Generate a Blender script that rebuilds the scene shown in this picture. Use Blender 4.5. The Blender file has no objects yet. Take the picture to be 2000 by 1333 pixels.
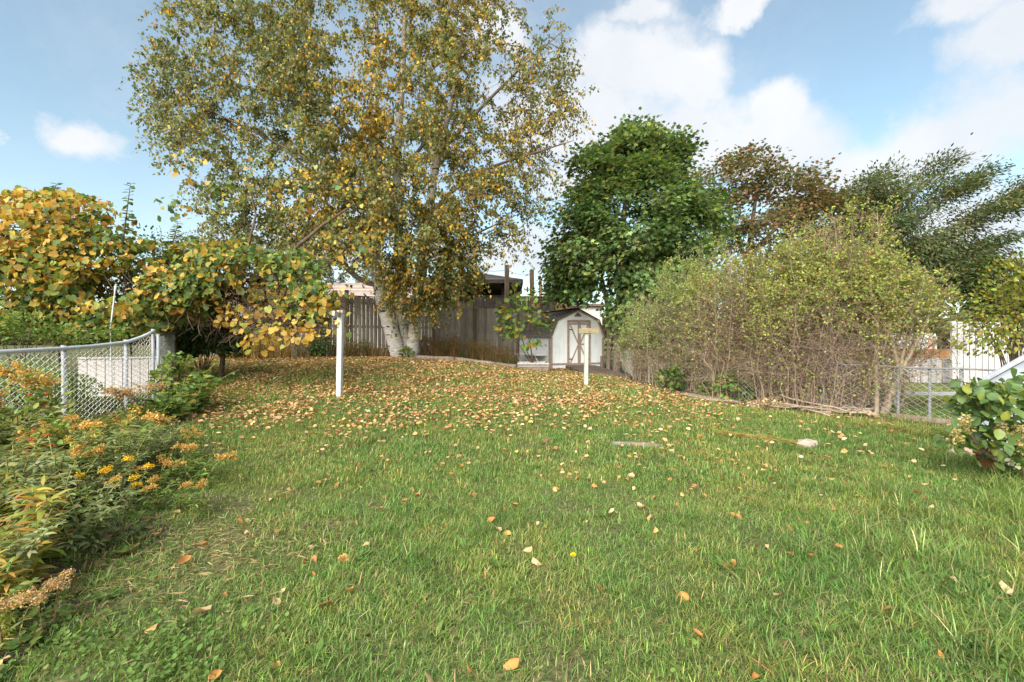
import bpy, bmesh, math
import numpy as np
from mathutils import Vector, Matrix, Euler

S = bpy.context.scene
COL = S.collection
R = math.radians
PI = math.pi

# ------------------------------------------------------------------ camera, sky, sun, exposure
CAMZ = 1.4
FPX = 917.0
cam_d = bpy.data.cameras.new('camera')
cam_d.sensor_width = 36.0
cam_d.lens = 36.0 * FPX / 2000.0
cam_d.clip_start = 0.05
cam_d.clip_end = 3000
cam = bpy.data.objects.new('camera', cam_d)
cam.location = (0, 0, CAMZ)
cam.rotation_euler = (R(90), 0, 0)
COL.objects.link(cam)
S.camera = cam

SUN_EL, SUN_AZ = 35.0, 208.0          # azimuth clockwise from +Y (the view direction)
SKY_STRENGTH = 0.082
SUN_STRENGTH = 3.0
EXPOSURE = 1.6
S.view_settings.view_transform = 'Standard'
S.view_settings.look = 'None'
S.view_settings.gamma = 1.0
S.view_settings.use_curve_mapping = False
S.view_settings.exposure = EXPOSURE

S.render.engine = 'CYCLES'
S.cycles.max_bounces = 7
S.cycles.diffuse_bounces = 5
S.cycles.glossy_bounces = 2
S.cycles.transmission_bounces = 4
S.cycles.transparent_max_bounces = 6
S.cycles.use_denoising = True
S.cycles.caustics_reflective = False
S.cycles.caustics_refractive = False


class NT:
    """short hand for wiring a node tree"""
    def __init__(self, tree):
        self.t = tree
        self.t.nodes.clear()

    def n(self, kind, **kw):
        nd = self.t.nodes.new(kind)
        for k, v in kw.items():
            setattr(nd, k, v)
        return nd

    def link(self, a, b):
        self.t.links.new(a, b)

    def val(self, sock, v):
        if isinstance(v, bpy.types.NodeSocket):
            self.link(v, sock)
        else:
            sock.default_value = v

    def math(self, op, a, b=None, c=None, clamp=False):
        nd = self.n('ShaderNodeMath', operation=op, use_clamp=clamp)
        self.val(nd.inputs[0], a)
        if b is not None:
            self.val(nd.inputs[1], b)
        if c is not None:
            self.val(nd.inputs[2], c)
        return nd.outputs[0]

    def vec(self, op, a, b=None):
        nd = self.n('ShaderNodeVectorMath', operation=op)
        self.val(nd.inputs[0], a)
        if b is not None:
            if op == 'SCALE':
                self.val(nd.inputs['Scale'], b)
            else:
                self.val(nd.inputs[1], b)
        return nd.outputs['Value'] if op in ('DOT_PRODUCT', 'LENGTH', 'DISTANCE') else nd.outputs['Vector']

    def noise(self, vec, scale, detail=4, rough=0.55, dist=0.0):
        nd = self.n('ShaderNodeTexNoise')
        if vec is not None:
            self.link(vec, nd.inputs['Vector'])
        nd.inputs['Scale'].default_value = scale
        nd.inputs['Detail'].default_value = detail
        nd.inputs['Roughness'].default_value = rough
        nd.inputs['Distortion'].default_value = dist
        return nd

    def ramp(self, fac, stops, interp='LINEAR'):
        nd = self.n('ShaderNodeValToRGB')
        cr = nd.color_ramp
        cr.interpolation = interp
        while len(cr.elements) < len(stops):
            cr.elements.new(0.5)
        for e, (p, c) in zip(cr.elements, stops):
            e.position = p
            e.color = (c[0], c[1], c[2], 1) if hasattr(c, '__len__') else (c, c, c, 1)
        self.link(fac, nd.inputs['Fac'])
        return nd.outputs['Color']

    def mix(self, fac, a, b, blend='MIX'):
        nd = self.n('ShaderNodeMix', data_type='RGBA', blend_type=blend)
        self.val(nd.inputs['Factor'], fac)
        for s, v in ((nd.inputs['A'], a), (nd.inputs['B'], b)):
            pass
        self.val(nd.inputs[6], a if isinstance(a, bpy.types.NodeSocket) else (*a, 1))
        self.val(nd.inputs[7], b if isinstance(b, bpy.types.NodeSocket) else (*b, 1))
        return nd.outputs[2]

    def smooth(self, v, a, b):
        nd = self.n('ShaderNodeMapRange', interpolation_type='SMOOTHSTEP')
        self.val(nd.inputs['Value'], v)
        nd.inputs['From Min'].default_value = a
        nd.inputs['From Max'].default_value = b
        return nd.outputs[0]


def dir_of(px, py):
    d = np.array([(px - 1000) / FPX, 1.0, (666.5 - py) / FPX])
    return d / np.linalg.norm(d)


def build_world():
    w = bpy.data.worlds.new('World')
    S.world = w
    w.use_nodes = True
    t = NT(w.node_tree)
    out = t.n('ShaderNodeOutputWorld')
    bg = t.n('ShaderNodeBackground')
    bg.inputs['Strength'].default_value = SKY_STRENGTH
    t.link(bg.outputs[0], out.inputs['Surface'])
    sky = t.n('ShaderNodeTexSky', sky_type='NISHITA')
    sky.sun_disc = False
    sky.sun_elevation = R(SUN_EL)
    sky.sun_rotation = R(SUN_AZ)
    sky.altitude = 300
    sky.air_density = 1.0
    sky.dust_density = 0.6
    sky.ozone_density = 1.6
    tc = t.n('ShaderNodeTexCoord')
    d = tc.outputs['Generated']
    # ragged edges: shift the direction by noise
    nz = t.noise(d, 5.0, 6, 0.62)
    off = t.vec('SCALE', t.vec('SUBTRACT', nz.outputs['Color'], (0.5, 0.5, 0.5)), 0.16)
    dw = t.vec('ADD', d, off)
    # cumulus masses: (px, py, half width, half height) where they stand in the view
    blobs = [
        (1215, 130, 215, 95), (1340, 150, 125, 70), (1130, 240, 260, 110), (1300, 300, 330, 105),
        (1500, 290, 200, 95), (1520, 220, 70, 55), (1850, 275, 260, 105), (1720, 330, 220, 90), (1960, 250, 150, 70),
        (1960, 85, 150, 70), (1890, 15, 160, 45), (1240, 30, 110, 35), (1440, 5, 90, 30),
        (158, 275, 98, 60), (-10, 272, 36, 26), (1020, 500, 120, 70), (620, 470, 170, 95), (1900, 480, 240, 120), (980, 60, 90, 50),
    ]
    field = None
    for (px, py, rw, rh) in blobs:
        c = dir_of(px, py)
        Rt = np.cross(c, (0, 0, 1.0))
        Rt /= np.linalg.norm(Rt)
        U = np.cross(Rt, c)
        k = 1.0 / math.sqrt(1 + ((px - 1000) / FPX) ** 2 + ((py - 666.5) / FPX) ** 2)
        ru, rv = rw / FPX * k * k * 1.0, rh / FPX * k * 0.98
        cx = t.n('ShaderNodeCombineXYZ')
        t.link(t.math('MULTIPLY', t.vec('DOT_PRODUCT', dw, tuple(Rt)), 1 / ru), cx.inputs[0])
        t.link(t.math('MULTIPLY', t.vec('DOT_PRODUCT', dw, tuple(U)), 1 / rv), cx.inputs[1])
        t.link(t.math('MULTIPLY', t.math('SUBTRACT', t.vec('DOT_PRODUCT', d, tuple(c)), 1.0), 2.0), cx.inputs[2])
        m = t.math('SUBTRACT', 1.0, t.vec('LENGTH', cx.outputs[0]))
        field = m if field is None else t.math('SMOOTH_MAX', field, m, 0.18)
    sep = t.n('ShaderNodeSeparateXYZ')
    t.link(d, sep.inputs[0])
    # elsewhere the same broken cumulus goes on
    nb = t.noise(d, 2.2, 6, 0.55)
    base = t.math('MULTIPLY', t.math('SUBTRACT', nb.outputs['Fac'], 0.5), 3.2)
    away = t.smooth(sep.outputs['Y'], 0.56, 0.40)
    base = t.math('SUBTRACT', base, t.math('MULTIPLY', t.math('SUBTRACT', 1.0, away), 3.0))
    field = t.math('MAXIMUM', field, base)
    fine = t.noise(d, 9.0, 6, 0.6)
    field = t.math('ADD', field, t.math('MULTIPLY', t.math('SUBTRACT', fine.outputs['Fac'], 0.5), 1.5))
    fac = t.smooth(field, -0.26, 0.62)
    # thin veil lower down in the sky
    veil = t.smooth(sep.outputs['Z'], 0.55, 0.0)
    nv = t.noise(d, 3.0, 5, 0.6)
    veil = t.math('MULTIPLY', t.math('MULTIPLY', veil, 0.62), t.smooth(nv.outputs['Fac'], 0.15, 0.7))
    fac = t.math('MAXIMUM', fac, veil)
    wisp = t.math('MULTIPLY', t.smooth(t.noise(dw, 2.6, 6, 0.65).outputs['Fac'], 0.38, 0.75), 0.34)
    fac = t.math('MULTIPLY', t.math('MAXIMUM', fac, t.math('ADD', wisp, 0.13)), 0.93)
    body = t.noise(dw, 4.0, 5, 0.55)
    ccol = t.ramp(body.outputs['Fac'], [(0.30, (3.2, 3.45, 3.75)), (0.5, (3.75, 3.85, 4.0)), (0.68, (4.15, 4.15, 4.2))])
    skyc = t.mix(1.0, sky.outputs['Color'], (1.08, 1.12, 0.93), 'MULTIPLY')
    # the clouds' brightness is in the units of the sky texture
    colr = t.mix(fac, skyc, t.mix(1.0, ccol, (1.0, 1.0, 1.0), 'MULTIPLY'))
    t.link(colr, bg.inputs['Color'])


build_world()

sun_d = bpy.data.lights.new('sun', 'SUN')
sun_d.energy = SUN_STRENGTH
sun_d.angle = R(65)
sun_d.color = (1.0, 0.965, 0.91)
sun = bpy.data.objects.new('sun', sun_d)
_az, _el = R(SUN_AZ), R(SUN_EL)
_sd = Vector((math.sin(_az) * math.cos(_el), math.cos(_az) * math.cos(_el), math.sin(_el)))
sun.rotation_euler = _sd.to_track_quat('Z', 'Y').to_euler()
COL.objects.link(sun)


# ------------------------------------------------------------------ terrain and small helpers
def sstep(a, b, x):
    t = np.clip((np.asarray(x, float) - a) / (b - a), 0, 1)
    return t * t * (3 - 2 * t)


def gz(X, Y):
    """height of the ground"""
    X = np.asarray(X, float)
    Y = np.asarray(Y, float)
    A = np.interp(X, [-14, -4, -2, 0, 1.5, 4, 7, 30], [0.86, 0.80, 0.72, 0.46, 0.27, 0.17, 0.05, -0.05])
    g = sstep(5, 15.5, Y) * A
    g = g + 0.012 * np.sin(X * 2.1 + Y * 0.7) * np.sin(Y * 1.7 - X * 0.4) + 0.01 * np.sin(X * 4.3 - Y * 3.1)
    return g


def gzf(x, y):
    return float(gz(x, y))


def W(px, py, d):
    return np.array([(px - 1000) * d / FPX, d, CAMZ - (py - 666.5) * d / FPX])


def G(px, py):
    """where the sight line through a point of the photograph meets the ground"""
    lo = 0.5
    for d in np.arange(0.5, 40, 0.02):
        p = W(px, py, d)
        if p[2] <= gzf(p[0], p[1]):
            break
    return np.array([p[0], p[1], gzf(p[0], p[1])])


def empty(name, loc, label=None, cat=None, group=None, rz=0.0, kind=None):
    o = bpy.data.objects.new(name, None)
    o.empty_display_size = 0.1
    COL.objects.link(o)
    o.location = tuple(float(v) for v in loc)
    o.rotation_euler = (0, 0, rz)
    return tag(o, label, cat, group, kind)


def tag(o, label=None, cat=None, group=None, kind=None):
    if label:
        o['label'] = label
    if cat:
        o['category'] = cat
    if group:
        o['group'] = group
    if kind:
        o['kind'] = kind
    return o


def np_mesh(name, V, F, mat, cols=None, smooth=False):
    V = np.asarray(V, np.float32)
    F = np.asarray(F, np.int32)
    me = bpy.data.meshes.new(name)
    me.vertices.add(len(V))
    me.vertices.foreach_set('co', V.ravel())
    m, k = F.shape
    me.loops.add(m * k)
    me.loops.foreach_set('vertex_index', F.ravel())
    me.polygons.add(m)
    me.polygons.foreach_set('loop_start', np.arange(0, m * k, k, dtype=np.int32))
    if smooth:
        me.polygons.foreach_set('use_smooth', np.ones(m, bool))
    if cols is not None:
        a = me.color_attributes.new('Col', 'FLOAT_COLOR', 'POINT')
        c = np.ones((len(V), 4), np.float32)
        c[:, :3] = cols
        a.data.foreach_set('color', c.ravel())
    me.update(calc_edges=True)
    if mat:
        me.materials.append(mat)
    return me


def link(name, me, parent=None, loc=None, rot=None):
    o = bpy.data.objects.new(name, me)
    COL.objects.link(o)
    if parent is not None:
        o.parent = parent
    if loc is not None:
        o.location = tuple(float(v) for v in loc)
    if rot is not None:
        o.rotation_euler = rot
    return o


def part(name, V, F, mat, root, cols=None, smooth=False, kind=None, world=True):
    V = np.asarray(V, float)
    if world and root is not None:
        p = root
        off = np.zeros(3)
        while p is not None:
            off += np.array(p.location)
            p = p.parent
        V = V - off
    o = link(name, np_mesh(name, V, F, mat, cols, smooth), root)
    if kind:
        o['kind'] = kind
    return o


# ------------------------------------------------------------------ materials
MATS = {}


def mat(name, build):
    if name not in MATS:
        m = bpy.data.materials.new(name)
        m.use_nodes = True
        t = NT(m.node_tree)
        out = t.n('ShaderNodeOutputMaterial')
        s = build(t, m)
        t.link(s, out.inputs['Surface'])
        MATS[name] = m
    return MATS[name]


def principled(t, col, rough=0.8, spec=0.25, metal=0.0, bump=None, bump_d=0.01, bump_s=0.4):
    p = t.n('ShaderNodeBsdfPrincipled')
    t.val(p.inputs['Base Color'], col if isinstance(col, bpy.types.NodeSocket) else (*col, 1))
    t.val(p.inputs['Roughness'], rough)
    p.inputs['Specular IOR Level'].default_value = spec
    p.inputs['Metallic'].default_value = metal
    if bump is not None:
        b = t.n('ShaderNodeBump')
        b.inputs['Strength'].default_value = bump_s
        b.inputs['Distance'].default_value = bump_d
        t.link(bump, b.inputs['Height'])
        t.link(b.outputs[0], p.inputs['Normal'])
    return p.outputs[0]


def leaf_mat(name, trans=0.35, rough=0.55, spec=0.3, mottle=0.25):
    def f(t, m):
        a = t.n('ShaderNodeAttribute', attribute_name='Col')
        geo = t.n('ShaderNodeNewGeometry')
        nz = t.noise(geo.outputs['Position'], 14.0, 2)
        v = t.math('ADD', t.math('MULTIPLY', nz.outputs['Fac'], 2 * mottle), 1 - mottle)
        cc = t.n('ShaderNodeVectorMath', operation='SCALE')
        t.link(t.mix(1.0, a.outputs['Color'], (1.10, 1.06, 0.80), 'MULTIPLY'), cc.inputs[0])
        t.link(v, cc.inputs['Scale'])
        p = t.n('ShaderNodeBsdfPrincipled')
        t.link(cc.outputs['Vector'], p.inputs['Base Color'])
        p.inputs['Roughness'].default_value = rough
        p.inputs['Specular IOR Level'].default_value = spec
        tr = t.n('ShaderNodeBsdfTranslucent')
        tc = t.mix(1.0, cc.outputs['Vector'], (1.35, 1.25, 0.7), 'MULTIPLY')
        t.link(tc, tr.inputs['Color'])
        mx = t.n('ShaderNodeMixShader')
        mx.inputs[0].default_value = trans
        t.link(p.outputs[0], mx.inputs[1])
        t.link(tr.outputs[0], mx.inputs[2])
        return mx.outputs[0]
    return mat(name, f)


def wood_mat(name, dark, light, scale=(9, 9, 0.7), rough=0.85, vary=0.35, axis='obj'):
    """grain stretched along the piece's length (its Z), each piece a little lighter or darker"""
    def f(t, m):
        tc = t.n('ShaderNodeTexCoord')
        oi = t.n('ShaderNodeObjectInfo')
        mp = t.n('ShaderNodeMapping')
        t.link(tc.outputs['Object'], mp.inputs['Vector'])
        mp.inputs['Scale'].default_value = scale
        sh = t.n('ShaderNodeCombineXYZ')
        t.link(t.math('MULTIPLY', oi.outputs['Random'], 37.0), sh.inputs[0])
        t.link(t.math('MULTIPLY', oi.outputs['Random'], 11.0), sh.inputs[2])
        v = t.vec('ADD', mp.outputs[0], sh.outputs[0])
        n1 = t.noise(v, 3.0, 6, 0.65, 0.6)
        n2 = t.noise(tc.outputs['Object'], 1.7, 3)
        f1 = t.math('ADD', t.math('MULTIPLY', n1.outputs['Fac'], 0.75), t.math('MULTIPLY', n2.outputs['Fac'], 0.25))
        c = t.ramp(f1, [(0.32, dark), (0.62, light)])
        k = t.math('ADD', t.math('MULTIPLY', oi.outputs['Random'], 2 * vary), 1 - vary)
        sc = t.vec('SCALE', c, k)
        return principled(t, sc, rough, 0.2, bump=n1.outputs['Fac'], bump_d=0.004, bump_s=0.6)
    return mat(name, f)


def noise_mat(name, stops, scale=4.0, rough=0.85, detail=5, spec=0.2, metal=0.0, bump_d=0.006, bump_s=0.5, mapping=(1, 1, 1)):
    def f(t, m):
        tc = t.n('ShaderNodeTexCoord')
        mp = t.n('ShaderNodeMapping')
        t.link(tc.outputs['Object'], mp.inputs['Vector'])
        mp.inputs['Scale'].default_value = mapping
        nz = t.noise(mp.outputs[0], scale, detail, 0.6)
        c = t.ramp(nz.outputs['Fac'], stops)
        return principled(t, c, rough, spec, metal, bump=nz.outputs['Fac'], bump_d=bump_d, bump_s=bump_s)
    return mat(name, f)


def birch_mat():
    def f(t, m):
        tc = t.n('ShaderNodeTexCoord')
        mp = t.n('ShaderNodeMapping')
        t.link(tc.outputs['Object'], mp.inputs['Vector'])
        mp.inputs['Scale'].default_value = (2.5, 2.5, 16)
        n1 = t.noise(mp.outputs[0], 2.4, 5, 0.65, 0.3)
        mp2 = t.n('ShaderNodeMapping')
        t.link(tc.outputs['Object'], mp2.inputs['Vector'])
        mp2.inputs['Scale'].default_value = (1.1, 1.1, 4.5)
        n2 = t.noise(mp2.outputs[0], 1.6, 4, 0.6, 0.5)
        white = t.ramp(n2.outputs['Fac'], [(0.3, (0.36, 0.31, 0.26)), (0.6, (0.62, 0.58, 0.52))])
        lent = t.smooth(n1.outputs['Fac'], 0.56, 0.64)
        scar = t.smooth(n2.outputs['Fac'], 0.58, 0.65)
        dark = t.math('MAXIMUM', t.math('MULTIPLY', lent, 0.8), scar)
        c = t.mix(dark, white, (0.05, 0.04, 0.035))
        a = t.n('ShaderNodeAttribute', attribute_name='Col')       # thin limbs are brown, the trunks white
        c = t.mix(1.0, c, a.outputs['Color'], 'MULTIPLY')
        return principled(t, c, 0.75, 0.25, bump=n1.outputs['Fac'], bump_d=0.01, bump_s=0.5)
    return mat('birch_bark', f)


# ------------------------------------------------------------------ tubes, boxes, leaves
def frames(P):
    P = np.asarray(P, float)
    T = np.gradient(P, axis=0)
    T /= np.linalg.norm(T, axis=1)[:, None] + 1e-9
    up = np.array([0.0, 0.0, 1.0])
    if abs(T[:, 2]).mean() > 0.85:
        up = np.array([1.0, 0.15, 0.0])
    A = np.cross(T, up)
    A /= np.linalg.norm(A, axis=1)[:, None] + 1e-9
    B = np.cross(A, T)
    return T, A, B


class Tubes:
    """many tubes as quads in one mesh"""
    def __init__(self):
        self.V, self.F, self.C, self.n = [], [], [], 0

    def add(self, P, rad, sides=5, col=None, caps=False):
        P = np.asarray(P, float)
        k = len(P)
        rad = np.broadcast_to(np.asarray(rad, float), (k,))
        T, A, B = frames(P)
        th = np.arange(sides) * 2 * PI / sides
        ring = (np.cos(th)[None, :, None] * A[:, None, :] + np.sin(th)[None, :, None] * B[:, None, :]) * rad[:, None, None] + P[:, None, :]
        self.V.append(ring.reshape(-1, 3))
        i = np.arange(k - 1)[:, None] * sides
        j = np.arange(sides)[None, :]
        jn = (j + 1) % sides
        q = np.stack([i + j, i + jn, i + sides + jn, i + sides + j], -1).reshape(-1, 4) + self.n
        self.F.append(q)
        nv = k * sides
        if caps:
            for base, cen in ((0, P[0]), ((k - 1) * sides, P[-1])):
                self.V.append(cen[None, :])
                ci = self.n + nv
                nv += 1
                jj = np.arange(0, sides)
                a = base + jj + self.n
                b = base + (jj + 1) % sides + self.n
                self.F.append(np.stack([a, b, np.full(sides, ci), np.full(sides, ci)], -1))
        if col is not None:
            self.C.append(np.broadcast_to(np.asarray(col, float), (nv, 3)))
        self.n += nv

    def build(self, name, m, root=None, smooth=True, kind=None, world=True):
        V = np.concatenate(self.V)
        F = np.concatenate(self.F)
        bad = F[:, 2] == F[:, 3]
        cols = np.concatenate(self.C) if self.C else None
        if bad.any():
            t1 = F[~bad]
            tri = F[bad][:, :3]
            tris = np.concatenate([t1[:, [0, 1, 2]], t1[:, [0, 2, 3]], tri])
            return part(name, V, tris, m, root, cols, smooth, kind, world)
        return part(name, V, F, m, root, cols, smooth, kind, world)


_boxes = {}


def box_mesh(name, dims, m, bev=0.004):
    key = (name, tuple(round(float(x), 4) for x in dims), m.name, bev)
    if key not in _boxes:
        bm = bmesh.new()
        bmesh.ops.create_cube(bm, size=1.0)
        bmesh.ops.scale(bm, vec=Vector([float(x) for x in dims]), verts=bm.verts)
        if bev:
            bmesh.ops.bevel(bm, geom=bm.edges[:], offset=bev, segments=1, affect='EDGES')
        me = bpy.data.meshes.new(name)
        bm.to_mesh(me)
        bm.free()
        me.materials.append(m)
        _boxes[key] = me
    return _boxes[key]


def box(name, dims, loc, m, parent=None, rot=(0, 0, 0), bev=0.004):
    return link(name, box_mesh(name, dims, m, bev), parent, loc, rot)


def poly_prism(name, outline, y0, y1, m, parent, bev=0.0):
    """outline in (x, z), pushed out from y0 to y1"""
    bm = bmesh.new()
    vs = [bm.verts.new((x, y0, z)) for x, z in outline]
    f = bm.faces.new(vs)
    r = bmesh.ops.extrude_face_region(bm, geom=[f])
    bmesh.ops.translate(bm, verts=[v for v in r['geom'] if isinstance(v, bmesh.types.BMVert)], vec=(0, y1 - y0, 0))
    bmesh.ops.recalc_face_normals(bm, faces=bm.faces[:])
    if bev:
        bmesh.ops.bevel(bm, geom=bm.edges[:], offset=bev, segments=1, affect='EDGES')
    me = bpy.data.meshes.new(name)
    bm.to_mesh(me)
    bm.free()
    me.materials.append(m)
    return link(name, me, parent)


def norm(a):
    a = np.asarray(a, float)
    return a / (np.linalg.norm(a, axis=-1, keepdims=True) + 1e-9)


# leaf shapes: vertices (along, across, up), triangles
def _fan(pts, cz=0.0):
    V = [(0.45, 0, cz)] + pts
    n = len(pts)
    return np.array(V, float), np.array([(0, i + 1, (i + 1) % n + 1) for i in range(n)])


SHAPES = {
    'diamond': (np.array([(0, 0, 0), (.42, -.30, .07), (1, 0, -.10), (.42, .30, .07)], float), np.array([(0, 1, 2), (0, 2, 3)])),
    'birch': (np.array([(0, 0, 0), (.3, -.38, .08), (1, 0, -.12), (.3, .38, .08)], float), np.array([(0, 1, 2), (0, 2, 3)])),
    'lance': (np.array([(0, 0, 0), (.35, -.09, .05), (.7, -.06, .02), (1, 0, -.12), (.7, .06, .02), (.35, .09, .05)], float),
              np.array([(0, 1, 5), (1, 2, 4), (1, 4, 5), (2, 3, 4)])),
    'oval': _fan([(0, 0, 0), (.2, -.26, .04), (.5, -.34, .05), (.82, -.2, 0), (1.04, 0, -.1), (.82, .2, 0), (.5, .34, .05), (.2, .26, .04)], -.04),
    'grape': _fan([(.04, 0, 0), (-.12, -.26, .05), (.20, -.52, .10), (.42, -.42, .03), (.66, -.44, .05), (.80, -.26, .0), (1.0, .02, -.16), (.79, .27, .0), (.64, .45, .03), (.43, .43, .02), (.22, .51, .08), (-.10, .28, .04)], -.06),
    'maple': _fan([(0, 0, 0), (-.05, -.42, .0), (.3, -.3, .02), (.5, -.62, -.03), (.66, -.2, .02), (1.05, 0, -.12), (.66, .2, .02), (.5, .62, -.03), (.3, .3, .02), (-.05, .42, .0)], .0),
    'pinnate': (np.array([(0, 0, 0), (.1, -.16, -.02), (.55, -.2, -.05), (1, 0, -.12), (.55, .2, -.05), (.1, .16, -.02)], float),
                np.array([(0, 1, 5), (1, 2, 5), (2, 4, 5), (2, 3, 4)])),
    'dry': _fan([(0, 0, .02), (.1, -.24, .14), (.4, -.36, .2), (.72, -.26, .16), (1.0, 0, .1), (.72, .26, .1), (.4, .36, .16), (.1, .24, .12)], .0),
}


def leaf_geo(pos, axis, nrm, size, shape, width=1.0):
    T, F = SHAPES[shape]
    a = norm(axis)
    nrm = np.asarray(nrm, float)
    n = norm(nrm - (nrm * a).sum(-1, keepdims=True) * a)
    b = np.cross(n, a)
    size = np.broadcast_to(np.asarray(size, float), (len(pos),))[:, None, None]
    width = np.broadcast_to(np.asarray(width, float), (len(pos),))[:, None, None]
    V = pos[:, None, :] + size * (T[None, :, 0:1] * a[:, None, :] + width * T[None, :, 1:2] * b[:, None, :] + T[None, :, 2:3] * n[:, None, :])
    k = len(T)
    Fo = (F[None] + (np.arange(len(pos)) * k)[:, None, None]).reshape(-1, 3)
    return V.reshape(-1, 3), Fo, k


def leaves(name, pos, axis, nrm, size, cols, shape, m, root, kind='stuff', width=1.0, world=True):
    V, F, k = leaf_geo(pos, axis, nrm, size, shape, width)
    return part(name, V, F, m, root, np.repeat(cols, k, 0), False, kind, world)


def palette(rng, n, entries, jit=0.18):
    """entries: (weight, (r, g, b)); one colour per leaf with a little spread"""
    w = np.array([e[0] for e in entries], float)
    c = np.array([e[1] for e in entries], float)
    if w.ndim == 1:
        i = rng.choice(len(w), n, p=w / w.sum())
    o = c[i] * np.exp(rng.normal(0, jit, (n, 1))) * np.exp(rng.normal(0, jit * 0.35, (n, 3)))
    return np.clip(o, 0.004, 0.85)


def lump(P, s, seed=0.0):
    """smooth pseudo noise, about -1 to 1"""
    x, y, z = (P * s).T
    return (np.sin(x * 1.3 + seed + 1.7 * np.sin(z * .9 + seed)) + np.sin(y * 1.1 - seed * 1.3 + np.sin(x * .7)) + np.sin(z * 1.4 + seed * .7 + np.sin(y * .8))) / 3


def rnd_dir(rng, n):
    return norm(rng.normal(0, 1, (n, 3)))

# ------------------------------------------------------------------ the ground
RIGHT_EDGE = np.array([G(1215, 742), G(1330, 774), G(1430, 788), G(1520, 806), G(1620, 814), G(1720, 824), G(1860, 838)])
RIGHT_EDGE = np.vstack([[4.1, 19.5, 0], RIGHT_EDGE, [RIGHT_EDGE[-1][0] + 1.6, RIGHT_EDGE[-1][1] - 1.4, 0], [11.5, 4.5, 0]])
LEFT_EDGE = np.array([[-1.75, 1.0], [-2.2, 2.0], [-2.45, 2.8], [-2.75, 3.4], [-3.1, 4.0], [-3.9, 5.4], [-5.2, 7.2], [-6.2, 8.8], [-7.6, 9.8], [-9.0, 12.0], [-10.5, 14.5]])


def right_lim(Y):
    o = np.argsort(RIGHT_EDGE[:, 1])
    return np.interp(Y, RIGHT_EDGE[o, 1], RIGHT_EDGE[o, 0])


def left_lim(Y):
    return np.interp(Y, LEFT_EDGE[:, 1], LEFT_EDGE[:, 0])


def back_lim(X):
    return np.interp(X, [-9, -4, -2.6, -0.4, 0.2, 1.3, 1.6, 4.5], [14.6, 15.4, 15.5, 16.1, 16.3, 16.4, 18.3, 19.6])


def ground_mat():
    def f(t, m):
        geo = t.n('ShaderNodeNewGeometry')
        n1 = t.noise(geo.outputs['Position'], 0.7, 5, 0.6)
        n2 = t.noise(geo.outputs['Position'], 22.0, 4, 0.65)
        g = t.ramp(n2.outputs['Fac'], [(0.3, (0.04, 0.05, 0.018)), (0.5, (0.10, 0.11, 0.04)), (0.68, (0.22, 0.19, 0.085))])
        s = t.ramp(n2.outputs['Fac'], [(0.3, (0.045, 0.034, 0.02)), (0.7, (0.17, 0.125, 0.075))])
        c = t.mix(t.smooth(n1.outputs['Fac'], 0.52, 0.72), g, s)
        return principled(t, c, 0.95, 0.1, bump=n2.outputs['Fac'], bump_d=0.02, bump_s=0.7)
    return mat('lawn_soil', f)


def build_ground():
    def axis(lo, hi, step, far):
        a = np.arange(lo, hi + 1e-6, step)
        e = []
        s, v = step, hi
        while v < far:
            s *= 1.5
            v += s
            e.append(v)
        b, s, v = [], step, lo
        while v > -far:
            s *= 1.5
            v -= s
            b.append(v)
        return np.array(b[::-1] + list(a) + e)
    xs, ys = axis(-12, 13, 0.2, 900), axis(0, 22, 0.2, 1200)
    X, Y = np.meshgrid(xs, ys)
    Z = gz(X, Y)
    V = np.stack([X, Y, Z], -1).reshape(-1, 3)
    nx, ny = len(xs), len(ys)
    i = (np.arange(ny - 1)[:, None] * nx + np.arange(nx - 1)[None, :])
    F = np.stack([i, i + 1, i + nx + 1, i + nx], -1).reshape(-1, 4)
    o = link('lawn', np_mesh('lawn', V, F, ground_mat(), None, True))
    tag(o, 'long green back lawn rising gently to the wooden fence', 'lawn', kind='structure')


build_ground()


def ground_strip(name, pts, widths, m, label, kind='structure', lift=0.012, cat='ground', hump=0.0, rough=0.0):
    """a bed of soil or chips lying along a line"""
    rng = np.random.default_rng(len(name))
    P = np.asarray(pts, float)[:, :2]
    L = np.r_[0, np.cumsum(np.linalg.norm(np.diff(P, axis=0), axis=1))]
    n = max(8, int(L[-1] / 0.12))
    s = np.linspace(0, L[-1], n)
    C = np.stack([np.interp(s, L, P[:, k]) for k in (0, 1)], -1)
    w = np.interp(s, L, widths) * (1 + 0.15 * np.sin(s * 3.1) + 0.1 * np.sin(s * 7.7))
    T = norm(np.gradient(C, axis=0))
    N = np.stack([T[:, 1], -T[:, 0]], -1)
    k = 11
    u = np.linspace(-1, 1, k)
    Q = C[:, None, :] + N[:, None, :] * (u[None, :, None] * w[:, None, None] / 2)
    Z = gz(Q[..., 0], Q[..., 1]) + lift * (1 - np.abs(u[None, :]) ** 6 * 1.6) + hump * (1 - u[None, :] ** 2) * (0.6 + 0.4 * np.sin(s * 2.0))[:, None]
    Z = Z + rough * rng.normal(0, 1, Z.shape)
    V = np.concatenate([Q, Z[..., None]], -1).reshape(-1, 3)
    i = np.arange(n - 1)[:, None] * k + np.arange(k - 1)[None, :]
    F = np.stack([i, i + k, i + k + 1, i + 1], -1).reshape(-1, 4)
    o = link(name, np_mesh(name, V, F, m, None, True))
    return tag(o, label, cat, kind=kind)


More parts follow.
